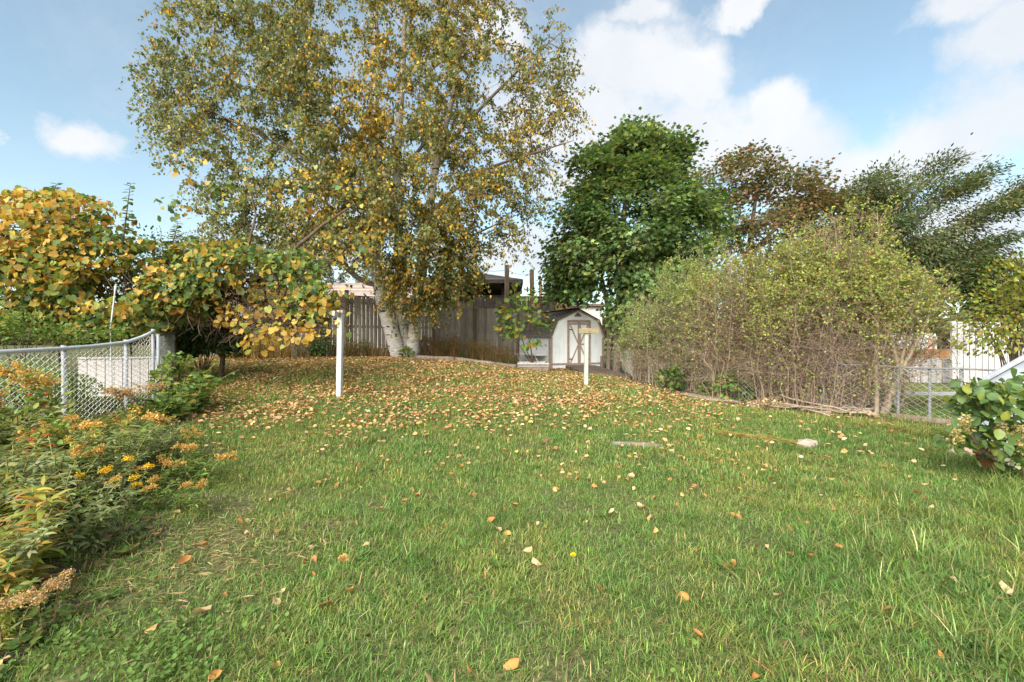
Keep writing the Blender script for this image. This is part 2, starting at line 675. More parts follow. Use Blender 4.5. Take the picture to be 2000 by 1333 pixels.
SOIL = noise_mat('dark_soil', [(0.3, (0.03, 0.022, 0.015)), (0.55, (0.09, 0.065, 0.045)), (0.75, (0.19, 0.14, 0.095))], 16, 0.95)
CHIP = noise_mat('pale_chips', [(0.3, (0.09, 0.065, 0.05)), (0.5, (0.28, 0.215, 0.17)), (0.7, (0.46, 0.38, 0.31))], 30, 0.95, bump_d=0.02)
LITTER = noise_mat('bed_litter', [(0.3, (0.04, 0.028, 0.016)), (0.5, (0.15, 0.10, 0.05)), (0.7, (0.34, 0.21, 0.10))], 14, 0.95)

re_ = RIGHT_EDGE
ground_strip('soil_path', [[3.1, 16.4], G(1270, 758)[:2], G(1330, 772)[:2], G(1400, 782)[:2]], [1.3, 1.1, 0.8, 0.3], SOIL, 'dark bare soil path running from the shed ramp', cat='path')
ground_strip('soil_bed', [re_[1][:2] + [0.5, 0], re_[3][:2] + [0.45, 0.1], re_[5][:2] + [0.4, .2], re_[7][:2] + [.3, .3]], [1.0, 1.1, 1.0, 0.7], SOIL, 'dark soil under the hedge along the wire fence', cat='soil bed', lift=0.02)
ground_strip('gravel', [G(1335, 770)[:2], G(1400, 781)[:2], G(1450, 789)[:2]], [0.35, 0.5, 0.3], CHIP, 'pale pinkish wood chips spread at the hedge foot', cat='wood chips', kind='stuff', lift=0.03)
ground_strip('bed_soil', [[-9.2, 15.1], [-4, 16.6], [-1.5, 17.6], [0.1, 18.3]], [1.6, 2.6, 2.6, 2.4], LITTER, 'littered soil bed between the lawn and the board fence', cat='soil bed', lift=0.02)
ground_strip('border_soil', [[-2.9, 1.2], [-3.6, 3.0], [-4.3, 4.6], [-5.4, 7.0], [-6.5, 9.2]], [1.9, 2.6, 2.6, 2.0, 1.0], SOIL, 'dark soil of the overgrown flower border', cat='soil bed', lift=0.015)


# ------------------------------------------------------------------ grass: one object, instanced tufts
def grass_mat():
    def f(t, m):
        a = t.n('ShaderNodeAttribute', attribute_name='Col')
        oi = t.n('ShaderNodeObjectInfo')
        geo = t.n('ShaderNodeNewGeometry')
        n1 = t.noise(geo.outputs['Position'], 0.55, 4, 0.6)
        n2 = t.noise(geo.outputs['Position'], 2.4, 4, 0.6)
        f1 = t.math('ADD', t.math('MULTIPLY', n1.outputs['Fac'], 0.55), t.math('MULTIPLY', n2.outputs['Fac'], 0.45))
        tint = t.ramp(f1, [(0.33, (0.80, 1.0, 0.80)), (0.46, (1.05, 1.08, 0.95)), (0.56, (1.40, 1.18, 1.05)), (0.68, (1.95, 1.36, 1.2))])
        c = t.mix(1.0, a.outputs['Color'], tint, 'MULTIPLY')
        k = t.math('ADD', t.math('MULTIPLY', oi.outputs['Random'], 0.5), 0.75)
        c = t.vec('SCALE', c, k)
        p = t.n('ShaderNodeBsdfPrincipled')
        t.link(c, p.inputs['Base Color'])
        p.inputs['Roughness'].default_value = 0.5
        p.inputs['Specular IOR Level'].default_value = 0.3
        tr = t.n('ShaderNodeBsdfTranslucent')
        t.link(t.mix(1.0, c, (1.3, 1.3, 0.7), 'MULTIPLY'), tr.inputs['Color'])
        mx = t.n('ShaderNodeMixShader')
        mx.inputs[0].default_value = 0.35
        t.link(p.outputs[0], mx.inputs[1])
        t.link(tr.outputs[0], mx.inputs[2])
        return mx.outputs[0]
    return mat('grass_blade', f)


GREENS = [(6, (0.112, 0.200, 0.046)), (5, (0.152, 0.238, 0.060)), (3.4, (0.21, 0.270, 0.082)), (1.7, (0.31, 0.275, 0.12)), (0.9, (0.43, 0.335, 0.18))]


def tuft_geo(rng, n, spread, h0, h1, wid, droop):
    V, F, C = [], [], []
    cols = palette(rng, n, GREENS, 0.32)
    for i in range(n):
        r = spread * math.sqrt(rng.random())
        a = rng.random() * 2 * PI
        p = np.array([r * math.cos(a), r * math.sin(a), -0.01])
        h = rng.uniform(h0, h1) * (0.6 if rng.random() < .25 else 1)
        b = rng.random() * 2 * PI
        out = np.array([math.cos(b), math.sin(b), 0])
        side = np.array([-math.sin(b), math.cos(b), 0])
        bend = droop * rng.uniform(0.2, 1.3)
        w = wid * rng.uniform(0.7, 1.3)
        base = len(V)
        for s, ww in ((0, 1.0), (0.4, 0.9), (0.75, 0.6)):
            c = p + out * (bend * h * s ** 1.8) + np.array([0, 0, h * (s - 0.35 * bend * s * s)])
            V += [c - side * w * ww / 2, c + side * w * ww / 2]
        V.append(p + out * (bend * h) + np.array([0, 0, h * (1 - 0.35 * bend)]))
        F += [(base, base + 1, base + 3), (base, base + 3, base + 2), (base + 2, base + 3, base + 5), (base + 2, base + 5, base + 4), (base + 4, base + 5, base + 6)]
        C += [cols[i]] * 7
    return np.array(V), np.array(F), np.array(C)


def scatter_gn(name, pts, rot, scl, idx, sources, label, cat):
    """points carrying turn, size and which tuft; geometry nodes set the tufts on them"""
    me = bpy.data.meshes.new(name)
    me.vertices.add(len(pts))
    me.vertices.foreach_set('co', np.asarray(pts, np.float32).ravel())
    for nm, ty, v in (('turn', 'FLOAT', rot), ('size', 'FLOAT', scl), ('pick', 'INT', idx)):
        a = me.attributes.new(nm, ty, 'POINT')
        a.data.foreach_set('value', np.asarray(v, np.int32 if ty == 'INT' else np.float32))
    o = link(name, me)
    tag(o, label, cat, kind='stuff')
    src = bpy.data.collections.new(name + '_tufts')
    for i, mesh in enumerate(sources):
        src.objects.link(bpy.data.objects.new('%s_tuft_%02d' % (name, i), mesh))
    ng = bpy.data.node_groups.new(name + '_scatter', 'GeometryNodeTree')
    ng.interface.new_socket('Geometry', in_out='INPUT', socket_type='NodeSocketGeometry')
    ng.interface.new_socket('Geometry', in_out='OUTPUT', socket_type='NodeSocketGeometry')
    N, L = ng.nodes, ng.links
    gi, go = N.new('NodeGroupInput'), N.new('NodeGroupOutput')
    ci = N.new('GeometryNodeCollectionInfo')
    ci.inputs['Collection'].default_value = src
    ci.inputs['Separate Children'].default_value = True
    ci.inputs['Reset Children'].default_value = True

    def attr(nm, ty):
        a = N.new('GeometryNodeInputNamedAttribute')
        a.data_type = ty
        a.inputs['Name'].default_value = nm
        return a.outputs['Attribute']
    ip = N.new('GeometryNodeInstanceOnPoints')
    cx = N.new('ShaderNodeCombineXYZ')
    L.new(attr('turn', 'FLOAT'), cx.inputs[2])
    L.new(gi.outputs[0], ip.inputs['Points'])
    L.new(ci.outputs[0], ip.inputs['Instance'])
    ip.inputs['Pick Instance'].default_value = True
    L.new(attr('pick', 'INT'), ip.inputs['Instance Index'])
    L.new(cx.outputs[0], ip.inputs['Rotation'])
    L.new(attr('size', 'FLOAT'), ip.inputs['Scale'])
    L.new(ip.outputs[0], go.inputs[0])
    md = o.modifiers.new('scatter', 'NODES')
    md.node_group = ng
    return o


def lawn_ok(X, Y):
    ok = (X < right_lim(Y) - 0.05) & (X > left_lim(Y) - 0.25) & (Y < back_lim(X))
    return ok


def build_grass():
    rng = np.random.default_rng(4)
    gm = grass_mat()
    src = []
    for i in range(4):      # short fine turf
        src.append(np_mesh('turf', *tuft_geo(rng, 95, 0.14, 0.035, 0.085, 0.0034, 0.9)[:2], gm))
        me = src[-1]
    src = []
    spec = [(105, .14, .028, .068, .0032, 1.05)] * 4 + [(60, .08, .07, .135, .0034, 1.1)] * 3 + [(85, .20, .035, .085, .0062, .9)] * 3 + [(70, .28, .04, .085, .0105, .8)] * 3
    for s in spec:
        V, F, C = tuft_geo(rng, *s)
        src.append(np_mesh('turf', V, F, gm, C))
    pts, rot, scl, idx = [], [], [], []

    def fill(y0, y1, dens, ids, smin, smax, xa=1.25, mask=None):
        area = 0.5 * 2 * xa * (y1 ** 2 - y0 ** 2)
        n = int(area * dens)
        Y = np.sqrt(rng.uniform(y0 ** 2, y1 ** 2, n))
        X = rng.uniform(-1, 1, n) * xa * Y
        ok = lawn_ok(X, Y)
        if mask is not None:
            ok &= mask(X, Y)
        bare = np.exp(-(((X + 2.0) / .75) ** 2 + ((Y - 2.95) / .75) ** 2)) + .8 * np.exp(-(((X + 2.3) / .5) ** 2 + ((Y - 3.9) / .5) ** 2))
        ok &= rng.random(n) > bare * (.75 + .4 * lump(np.stack([X, Y, X * 0], -1), 6.0, 1.0))
        X, Y = X[ok], Y[ok]
        thin = lump(np.stack([X, Y, X * 0], -1), 1.3, 2.0)
        pts.append(np.stack([X, Y, gz(X, Y)], -1))
        rot.append(rng.uniform(0, 2 * PI, len(X)))
        scl.append(rng.uniform(smin, smax, len(X)) * (1 + 0.3 * thin))
        idx.append(rng.choice(ids, len(X)))
    fill(0.8, 5.2, 115, [0, 1, 2, 3], 0.7, 1.3, 1.7)
    fill(4.6, 9.5, 55, [7, 8, 9], 0.75, 1.25, 1.4)
    fill(8.8, 20, 24, [10, 11, 12], 0.8, 1.3, 1.15)
    tall = lambda X, Y: lump(np.stack([X, Y, X * 0], -1), 1.9, 5.0) > 0.25
    fill(1.2, 7.5, 20, [4, 5, 6], 0.5, 1.0, 1.25, tall)
    right = lambda X, Y: (X > 0.55 * Y) & (lump(np.stack([X, Y, X * 0], -1), 1.5, 1.0) > -0.3)
    fill(2.0, 7.5, 16, [4, 5, 6], 0.8, 1.5, 1.25, right)
    # the neighbour's lawn seen through the wire fence
    n = 5200
    Y = rng.uniform(6.0, 16, n)
    X = right_lim(Y) + rng.uniform(0.7, 9, n)
    pts.append(np.stack([X, Y, gz(X, Y)], -1))
    rot.append(rng.uniform(0, 2 * PI, n))
    scl.append(rng.uniform(.8, 1.3, n))
    idx.append(rng.choice([10, 11, 12], n))
    scatter_gn('grass', np.concatenate(pts), np.concatenate(rot), np.concatenate(scl), np.concatenate(idx), src,
               'uneven green grass with straw coloured patches', 'grass')


build_grass()


# ------------------------------------------------------------------ fallen leaves
DRYPAL = [(5, (0.47, 0.27, 0.165)), (4, (0.53, 0.365, 0.26)), (3.4, (0.39, 0.195, 0.10)), (1.6, (0.52, 0.33, 0.13)), (1.8, (0.26, 0.135, 0.085))]


def build_fallen():
    rng = np.random.default_rng(11)
    lm = leaf_mat('dry_leaf', 0.15, 0.7, 0.2)
    kinds = [('pale tan fallen leaf curled on the green lawn', (0.52, 0.36, 0.26)), ('orange fallen leaf lying flat on the green lawn', (0.47, 0.22, 0.085)),
             ('brown fallen leaf half sunk in the green lawn', (0.33, 0.16, 0.075)), ('yellow ochre fallen leaf resting on the green lawn', (0.48, 0.31, 0.15))]
    meshes = []
    for ki, (lb, c) in enumerate(kinds):
        for v in range(3):
            P = np.zeros((1, 3))
            V, F, k = leaf_geo(P, np.array([[1.0, 0, 0]]), np.array([[0, 0, 1.0]]), 1.0, 'dry' if v < 2 else 'oval', rng.uniform(.75, 1.25))
            V[:, 0] -= 0.5
            V[:, 2] = V[:, 2] * [1.6, -1.3, 1.4][v] + 0.08 * rng.normal(0, 1, len(V)) + [0, .2, 0.05][v]
            if v == 2:
                V[:, 2] += 1.3 * V[:, 1] ** 2 + .5 * V[:, 0] ** 2
            cc = palette(rng, k, [(1, c)], 0.12)
            meshes.append((ki, np_mesh('fallen_leaf', V, F, lm, cc)))
    # density over the lawn: thick under the birch, thin near the camera
    n = 150000
    Y = np.sqrt(rng.uniform(1.7 ** 2, 19.5 ** 2, n))
    X = rng.uniform(-1.2, 0.95, n) * Y
    litter = sstep(6.4, 9.4, Y + np.interp(X, [-6, -1, 2, 5], [.5, 0, -.5, -1.4]) + 0.55 * lump(np.stack([X, Y, X * 0], -1), 1.1, 3.0)) * np.interp(X, [-7, -1, 2, 5], [1, 1, 0.62, 0.16])
    clump = 0.34 + 1.1 * np.clip(lump(np.stack([X, Y, X * 0], -1), 2.6, 1.0) + 0.45, 0, 1)
    p = 0.013 + 0.038 * sstep(2.6, 6.0, Y) + litter * clump * 0.92
    ok = (rng.random(n) < p) & (X < right_lim(Y) + 0.2) & (X > left_lim(Y) - 0.1) & (Y < back_lim(X) + 0.8)
    X, Y = X[ok], Y[ok]
    size = rng.uniform(0.036, 0.064, len(X)) * np.where(rng.random(len(X)) < .10, 1.4, 1)
    o = np.argsort(-(size / Y))
    near, rest = o[:260], o[260:]
    marks = [(393, 1213, .10, 0, 'large pale tan leaf curled beside the border weeds'), (635, 1195, .085, 2, 'brown folded leaf standing on edge in the near grass'),
             (1030, 1085, .075, 0, 'upper of two rolled pale leaves pointing at each other'), (1048, 1111, .075, 0, 'lower of two rolled pale leaves pointing at each other'),
             (1962, 1163, .085, 0, 'upper of two pale leaves near the right border of the lawn'), (1958, 1186, .075, 0, 'lower of two pale leaves near the right border of the lawn'),
             (1338, 1177, .075, 1, 'bright orange leaf upright in the grass before the tussock'), (360, 1106, .085, 1, 'dull orange leaf on the worn patch beside the border'),
             (1000, 1314, .08, 1, 'orange leaf lowest in the middle of the lawn'), (970, 1043, .075, 0, 'pale squarish leaf above the pair of rolled leaves'),
             (960, 1025, .07, 1, 'reddish leaf just above the pale squarish leaf'), (1236, 936, .10, 0, 'large pale leaf alone below the sunken slab'),
             (686, 1166, .08, 3, 'upright ochre leaf under the round pale seed head'), (1520, 1178, .075, 0, 'whitish curled leaf right of the orange upright leaf')]
    for (px, py, sz, ki, lb) in marks:
        q = G(px, py)
        me = [m for k, m in meshes if k == ki][rng.integers(3)]
        f = link('fallen_leaf', me, None, q + [0, 0, 0.03], (rng.uniform(-.5, .9), rng.uniform(-.6, .6), rng.uniform(0, 6.3)))
        f.scale = (sz * .95,) * 3
        tag(f, lb, 'leaf', 'fallen leaves on the near lawn')
    for i in near:
        k = rng.integers(len(meshes))
        ki, me = meshes[k]
        f = link('fallen_leaf', me, None, (X[i], Y[i], gzf(X[i], Y[i]) + rng.uniform(.008, .036)), (rng.normal(0, .55), rng.normal(0, .55), rng.uniform(0, 6.3)))
        f.scale = (size[i],) * 3
        zx = 'beside the flower border' if X[i] < left_lim(Y[i]) + .8 else 'left of the middle' if X[i] < -.25 * Y[i] else 'in the middle' if X[i] < .2 * Y[i] else 'right of the middle' if X[i] < .6 * Y[i] else 'toward the hydrangea'
        zy = 'in the nearest grass' if Y[i] < 2.7 else 'level with the lowest goldenrod' if Y[i] < 4.0 else 'before the sunken slab' if Y[i] < 6.0 else 'beyond the sunken slab'
        tag(f, '%s leaf %s, %s' % (['pale tan', 'orange', 'brown', 'ochre'][ki], zx, zy), 'leaf', 'fallen leaves on the near lawn')
    P = np.stack([X[rest], Y[rest], gz(X[rest], Y[rest]) + rng.uniform(0.03, 0.075, len(rest))], -1)
    a = rng.uniform(0, 2 * PI, len(rest))
    ax = np.stack([np.cos(a), np.sin(a), rng.normal(0, .25, len(a))], -1)
    nr = np.stack([rng.normal(0, .4, len(a)), rng.normal(0, .4, len(a)), np.ones(len(a))], -1)
    col = palette(rng, len(a), DRYPAL, .2)
    wd = rng.uniform(.8, 1.3, len(a))
    Vs, Fs, Cs, base = [], [], [], 0
    for sel, shp in ((Y[rest] < 8.5, 'dry'), (Y[rest] >= 8.5, 'birch')):
        V, F, k = leaf_geo(P[sel], ax[sel], nr[sel], size[rest][sel] * 1.18, shp, wd[sel])
        Vs.append(V)
        Fs.append(F + base)
        Cs.append(np.repeat(col[sel], k, 0))
        base += len(V)
    ob = part('fallen_leaves', np.concatenate(Vs), np.concatenate(Fs), lm, None, np.concatenate(Cs), kind='stuff')
    tag(ob, 'thick litter of tan and orange fallen leaves under the birch', 'leaf litter')


build_fallen()


# ------------------------------------------------------------------ trees
def grow(limbs, attract, seed, r_tip=0.006, expo=0.45, rise=0.12, jit=0.08):
    """limbs: [(points, radii)] drawn first; every attractor is then joined to the nearest wood by a bent branch.
    returns polylines with radii, thick to thin"""
    rng = np.random.default_rng(seed)
    P, par, fixed = [], [], []
    for li, (pts, rad) in enumerate(limbs):
        pts = np.asarray(pts, float)
        L = np.r_[0, np.cumsum(np.linalg.norm(np.diff(pts, axis=0), axis=1))]
        n = max(4, int(L[-1] / 0.35))
        s = np.linspace(0, L[-1], n)
        Q = np.stack([np.interp(s, L, pts[:, k]) for k in range(3)], -1)
        for _ in range(2):
            Q[1:-1] = (Q[:-2] + 2 * Q[1:-1] + Q[2:]) / 4
        rr = np.interp(s / L[-1], np.linspace(0, 1, len(rad)), rad)
        prev = -1
        if P:
            d = np.linalg.norm(np.array(P) - Q[0], axis=1)
            if d.min() < 0.5:
                prev = int(d.argmin())
        for q, r in zip(Q, rr):
            P.append(q)
            par.append(prev)
            fixed.append(r)
            prev = len(P) - 1
    nl = len(P)
    A = np.asarray(attract, float)
    base = np.array(P)
    d0 = np.array([np.linalg.norm(base - a, axis=1).min() for a in A])
    A = A[np.argsort(d0)]
    cap = nl + 3 * len(A) + 8
    N = np.zeros((cap, 3))
    N[:nl] = base
    cnt = nl
    tips = []
    for a in A:
        v = a - N[:cnt]
        d = np.linalg.norm(v, axis=1)
        cost = d + 0.35 * np.maximum(0, -v[:, 2])
        j = int(cost.argmin())
        p0 = N[j]
        ln = d[j]
        prev = j
        for s in (0.36, 0.7, 1.0):
            q = p0 + (a - p0) * s
            if s < 1:
                q = q + rng.normal(0, jit, 3) * ln + np.array([0, 0, rise * ln * math.sin(PI * s)])
            N[cnt] = q
            par.append(prev)
            fixed.append(0)
            prev = cnt
            cnt += 1
        tips.append(prev)
    N = N[:cnt]
    par = np.array(par)
    cntc = np.zeros(cnt)
    kids = [[] for _ in range(cnt)]
    for i in range(cnt - 1, -1, -1):
        if cntc[i] == 0:
            cntc[i] = 1
        if par[i] >= 0:
            cntc[par[i]] += cntc[i]
            kids[par[i]].append(i)
    rad = r_tip * cntc ** expo
    rad = np.maximum(rad, np.array(fixed))
    fx = np.array(fixed)
    rad = np.where(fx > 0, fx, rad)
    out = []
    stack = [i for i in range(cnt) if par[i] < 0]
    while stack:
        s = stack.pop()
        line = [s] if par[s] < 0 else [par[s], s]
        c = s
        while kids[c]:
            ks = sorted(kids[c], key=lambda k: (0 if fx[k] > 0 else 1, -rad[k]))
            stack += ks[1:]
            c = ks[0]
            line.append(c)
        rr = rad[line].copy()
        if par[s] >= 0:
            rr[0] = min(rr[0], rr[1] * 1.15)
        out.append((N[line], rr))
    return out, N[tips]


def ellip(rng, n, c, r, shell=0.0):
    d = rnd_dir(rng, n)
    u = (shell ** 3 + (1 - shell ** 3) * rng.random((n, 1))) ** (1 / 3)
    return np.asarray(c) + d * u * np.asarray(r)


def wood(name, lines, m, root, lo=0, hi=1e9, col=None):
    tb = Tubes()
    for P, r in lines:
        if lo <= r.max() < hi:
            c = None
            if col is not None:
                c = np.repeat(col(r), 12 if r.max() > .1 else 6 if r.max() > .03 else 4, 0)
            tb.add(P, r, 12 if r.max() > .1 else 6 if r.max() > .03 else 4, c)
    return tb.build(name, m, root) if tb.n else None


BARK = noise_mat('grey_brown_bark', [(0.3, (0.06, 0.045, 0.033)), (0.6, (0.17, 0.13, 0.095)), (0.8, (0.26, 0.21, 0.16))], 9, 0.9, mapping=(3, 3, 0.8), bump_d=0.02)
TWIG = noise_mat('dark_twig', [(0.3, (0.05, 0.035, 0.024)), (0.7, (0.15, 0.10, 0.065))], 9, 0.9)
LEAF = leaf_mat('leaf', 0.38, 0.55, 0.22)
LEAF_DULL = leaf_mat('leaf_dull', 0.3, 0.7, 0.15)


def build_birch():
    rng = np.random.default_rng(21)
    b = W(792, 697, 16.3)
    b[2] = gzf(b[0], b[1])
    root = empty('birch_tree', b, 'tall multi stemmed white birch turning yellow before the board fence', 'tree')
    D = 16.3

    def w(px, py, d=D):
        return W(px, py, d)
    g = b[2] - 0.1
    limbs = []
    t1 = [np.array([w(781, 697)[0], D, g]), w(766, 650), w(748, 596), w(738, 545, 16.2), w(729, 450, 16.1), w(728, 300, 16), w(736, 120, 15.9), w(730, -120, 15.9)]
    t2 = [np.array([w(797, 697)[0], D + .25, g]), w(787, 640, 16.6), w(783, 590, 16.6), w(780, 500, 16.6), w(774, 330, 16.6), w(786, 150, 16.6), w(800, -150, 16.6)]
    t3 = [np.array([w(803, 697)[0], D, g]), w(808, 655), w(816, 600), w(822, 540), w(836, 430, 16.2), w(850, 330, 16), w(885, 190, 15.8), w(910, 20, 15.6)]
    limbs = [(t1, [.28, .23, .205, .18, .145, .11, .07, .02]), (t2, [.2, .18, .17, .14, .10, .07, .02]), (t3, [.22, .20, .18, .155, .11, .08, .05, .02]),
             ([w(741, 558, 16.2), w(712, 556, 16.0), w(690, 543, 15.8), w(668, 512, 15.5), w(645, 478, 15.2), w(600, 440, 14.8), w(545, 405, 14.5)], [.10, .095, .09, .08, .06, .045, .02]),
             ([w(728, 420, 16.1), w(690, 370, 15.8), w(620, 320, 15.4), w(520, 270, 15), w(400, 210, 14.8)], [.08, .06, .045, .03, .012]),
             ([w(728, 300, 16), w(660, 230, 16), w(560, 150, 16.2), w(450, 80, 16.4)], [.08, .06, .04, .014]),
             ([w(836, 430, 16.2), w(880, 372, 15.8), w(960, 325, 15.4), w(1040, 300, 15.2), w(1120, 275, 15.2)], [.09, .07, .05, .035, .012]),
             ([w(826, 510, 16.2), w(880, 480, 15.6), w(940, 452, 15.2), w(1010, 420, 15)], [.06, .045, .03, .012]),
             ([w(858, 300, 16), w(930, 220, 15.6), w(1020, 130, 15.4), w(1100, 60, 15.4)], [.08, .055, .035, .012]),
             ([w(776, 400, 16.6), w(700, 300, 17.5), w(640, 180, 18.4)], [.07, .05, .02]),
             ([w(782, 340, 16.6), w(860, 240, 17.8), w(930, 120, 18.6)], [.07, .05, .02])]
    k = D / FPX
    att = []

    def lobe(n, px, py, dd, rx, ry, rz, shell=0.35):
        c = W(px, py, D + dd)
        att.append(ellip(rng, n, c, (rx * k, ry, rz * k), shell))
    lobe(420, 720, 130, 0, 280, 4.2, 300)
    lobe(180, 900, 150, -.5, 180, 3.0, 230)
    lobe(200, 510, 240, -1.0, 165, 2.6, 215)
    lobe(130, 480, 90, 0, 130, 2.4, 130)
    lobe(120, 590, 430, -1.2, 170, 2.2, 105)
    lobe(150, 730, 380, -.8, 210, 2.6, 120)
    lobe(95, 1060, 190, -.6, 75, 1.6, 150, .2)
    lobe(85, 1010, 340, -.8, 105, 1.6, 85, .2)
    lobe(95, 910, 440, -.6, 110, 1.6, 95, .2)
    lobe(98, 818, 545, -.9, 70, 1.0, 70, .1)
    lobe(36, 885, 530, -.6, 52, .8, 50, .1)
    lobe(45, 370, 180, -1.0, 60, 1.2, 110, .1)
    lobe(26, 330, 170, -1.0, 40, .8, 90, .1)
    lobe(85, 750, 220, -3.0, 190, 1.4, 250, .2)
    lobe(60, 760, 400, -2.2, 110, 1.2, 90, .2)
    A = np.concatenate(att)
    A = A[lump(A, 1.05, .7) + .35 * lump(A, 2.6, 1.9) > -.50]
    lines, tips = grow(limbs, A, 5, 0.0055, 0.42, 0.16)
    bm = birch_mat()

    def bc(r):
        f = sstep(0.04, 0.17, r)[:, None]
        return np.array([0.34, 0.28, 0.23]) * (1 - f) + np.array([1.0, 1.0, 1.0]) * f
    for nm, sel in (('trunk', [0, 1, 2]),):
        pass
    thick = sorted([l for l in lines if l[1].max() >= 0.15], key=lambda l: -l[1].max())
    for l in thick:
        wood('trunk', [l], bm, root, col=bc)
    for l in [l for l in lines if 0.05 <= l[1].max() < 0.15]:
        wood('limb', [l], bm, root, col=bc)
    tw = wood('branches', lines, TWIG, root, 0, 0.05)
    tw['kind'] = 'stuff'
    # hanging twigs with their leaves
    pos, axs, nrs, col = [], [], [], []
    tb = Tubes()
    for t in tips:
        out = norm(t - (b + [0, 0, 4.0]))
        q = (t[0] / t[1] * FPX + 1000, 666.5 - (t[2] - CAMZ) / t[1] * FPX)
        sparse = np.interp(q[0], [330, 420, 560, 900, 1010, 1120], [0.55, .85, 1, 1, .55, .34])
        nt = 3 if rng.random() < 0.8 else 4
        for _ in range(nt):
            L = rng.uniform(0.45, 1.0) * (.7 if q[1] > 480 else 1)
            dv = norm(out * 0.55 + rng.normal(0, .6, 3) + np.array([0, 0, -0.1]))
            s = np.linspace(0, 1, 5)
            Q = t + dv * L * s[:, None] + np.array([0, 0, -0.8 * L]) * (s ** 1.8)[:, None]
            tb.add(Q, np.linspace(.004, .0015, 5), 3)
            n = int(rng.uniform(37, 60) * sparse * L)
            u = rng.random(n)
            c = t + dv * L * u[:, None] + np.array([0, 0, -0.8 * L]) * (u ** 1.8)[:, None] + rng.normal(0, .05, (n, 3))
            pos.append(c)
            axs.append(norm(rng.normal(0, .55, (n, 3)) + np.array([0, 0, -0.75])))
            nrs.append(norm(rng.normal(0, .8, (n, 3)) + [0, -.2, .5]))
            warm = np.interp(q[0], [380, 560, 740, 900, 1000, 1100], [.08, .16, .56, .46, .40, .42]) + 0.40 * lump(t[None], 1.1, 2.2)[0] + rng.normal(0, .10)
            if q[1] > 430:
                warm -= .10
            warm = np.clip(warm * .70, 0.03, .8)
            brown = np.interp(q[0], [350, 850, 1000, 1120], [.10, .14, .35, .55])
            col.append(palette(rng, n, [((1 - warm) * 3, (0.115, 0.145, 0.062)), ((1 - warm) * 2.2, (0.175, 0.195, 0.090)), ((1 - warm) * 1.6, (0.25, 0.265, 0.18)),
                                        (warm * 2.5, (0.56, 0.37, 0.065)), (warm * 1.8, (0.40, 0.25, 0.06)), (brown * 1.2 + .2, (0.25, 0.155, 0.075))], .22))
    pos, axs, nrs, col = map(np.concatenate, (pos, axs, nrs, col))
    tb.build('twigs', TWIG, root, kind='stuff')
    leaves('crown', pos, axs, nrs, rng.uniform(.07, .125, len(pos)), col, 'birch', LEAF, root)
    print('birch leaves', len(pos))


build_birch()


def leafy_tree(name, label, base, limbs, att, seed, shape, size, pal, per_tip, spread, flat=0.5, group=None, m=None, bark=None, droop=0.0, tip_r=0.006, jit=.2, warmf=None, outc=None, axis_bias=(0, 0, 0)):
    rng = np.random.default_rng(seed)
    root = empty(name, base, label, 'tree', group)
    lines, tips = grow(limbs, att, seed + 1, tip_r, 0.43, 0.1)
    bark = bark or BARK
    for l in lines:
        if l[1].max() >= 0.10:
            wood('trunk', [l], bark, root)
    bl = wood('branches', lines, bark, root, 0, 0.10)
    if bl:
        bl['kind'] = 'stuff'
    cen = np.asarray(outc if outc is not None else tips.mean(0))
    n = len(tips) * per_tip
    T = np.repeat(tips, per_tip, 0)
    out = norm(T - cen)
    off = rng.normal(0, 1, (n, 3)) * np.array([spread, spread, spread * flat])
    pos = T + off + out * spread * 0.3
    pos[:, 2] -= droop * (np.linalg.norm(off, axis=1) ** 2)
    ax = norm(norm(off) * 0.6 + out * 0.6 + rng.normal(0, .35, (n, 3)) + np.array([0, 0, -0.35]) + np.asarray(axis_bias))
    nr = norm(np.array([0, 0, 1.0]) + out * 0.45 + rng.normal(0, .45, (n, 3)))
    col = palette(rng, n, pal, jit) * np.repeat(np.exp(rng.normal(0, .22, (len(tips), 1))) * np.exp(rng.normal(0, .10, (len(tips), 3)) * [1, .4, .6]), per_tip, 0)
    if warmf is not None:
        col = warmf(pos, col, rng)
    leaves('crown', pos, ax, nr, rng.uniform(size * .7, size * 1.2, n), col, shape, m or LEAF, root)
    return root


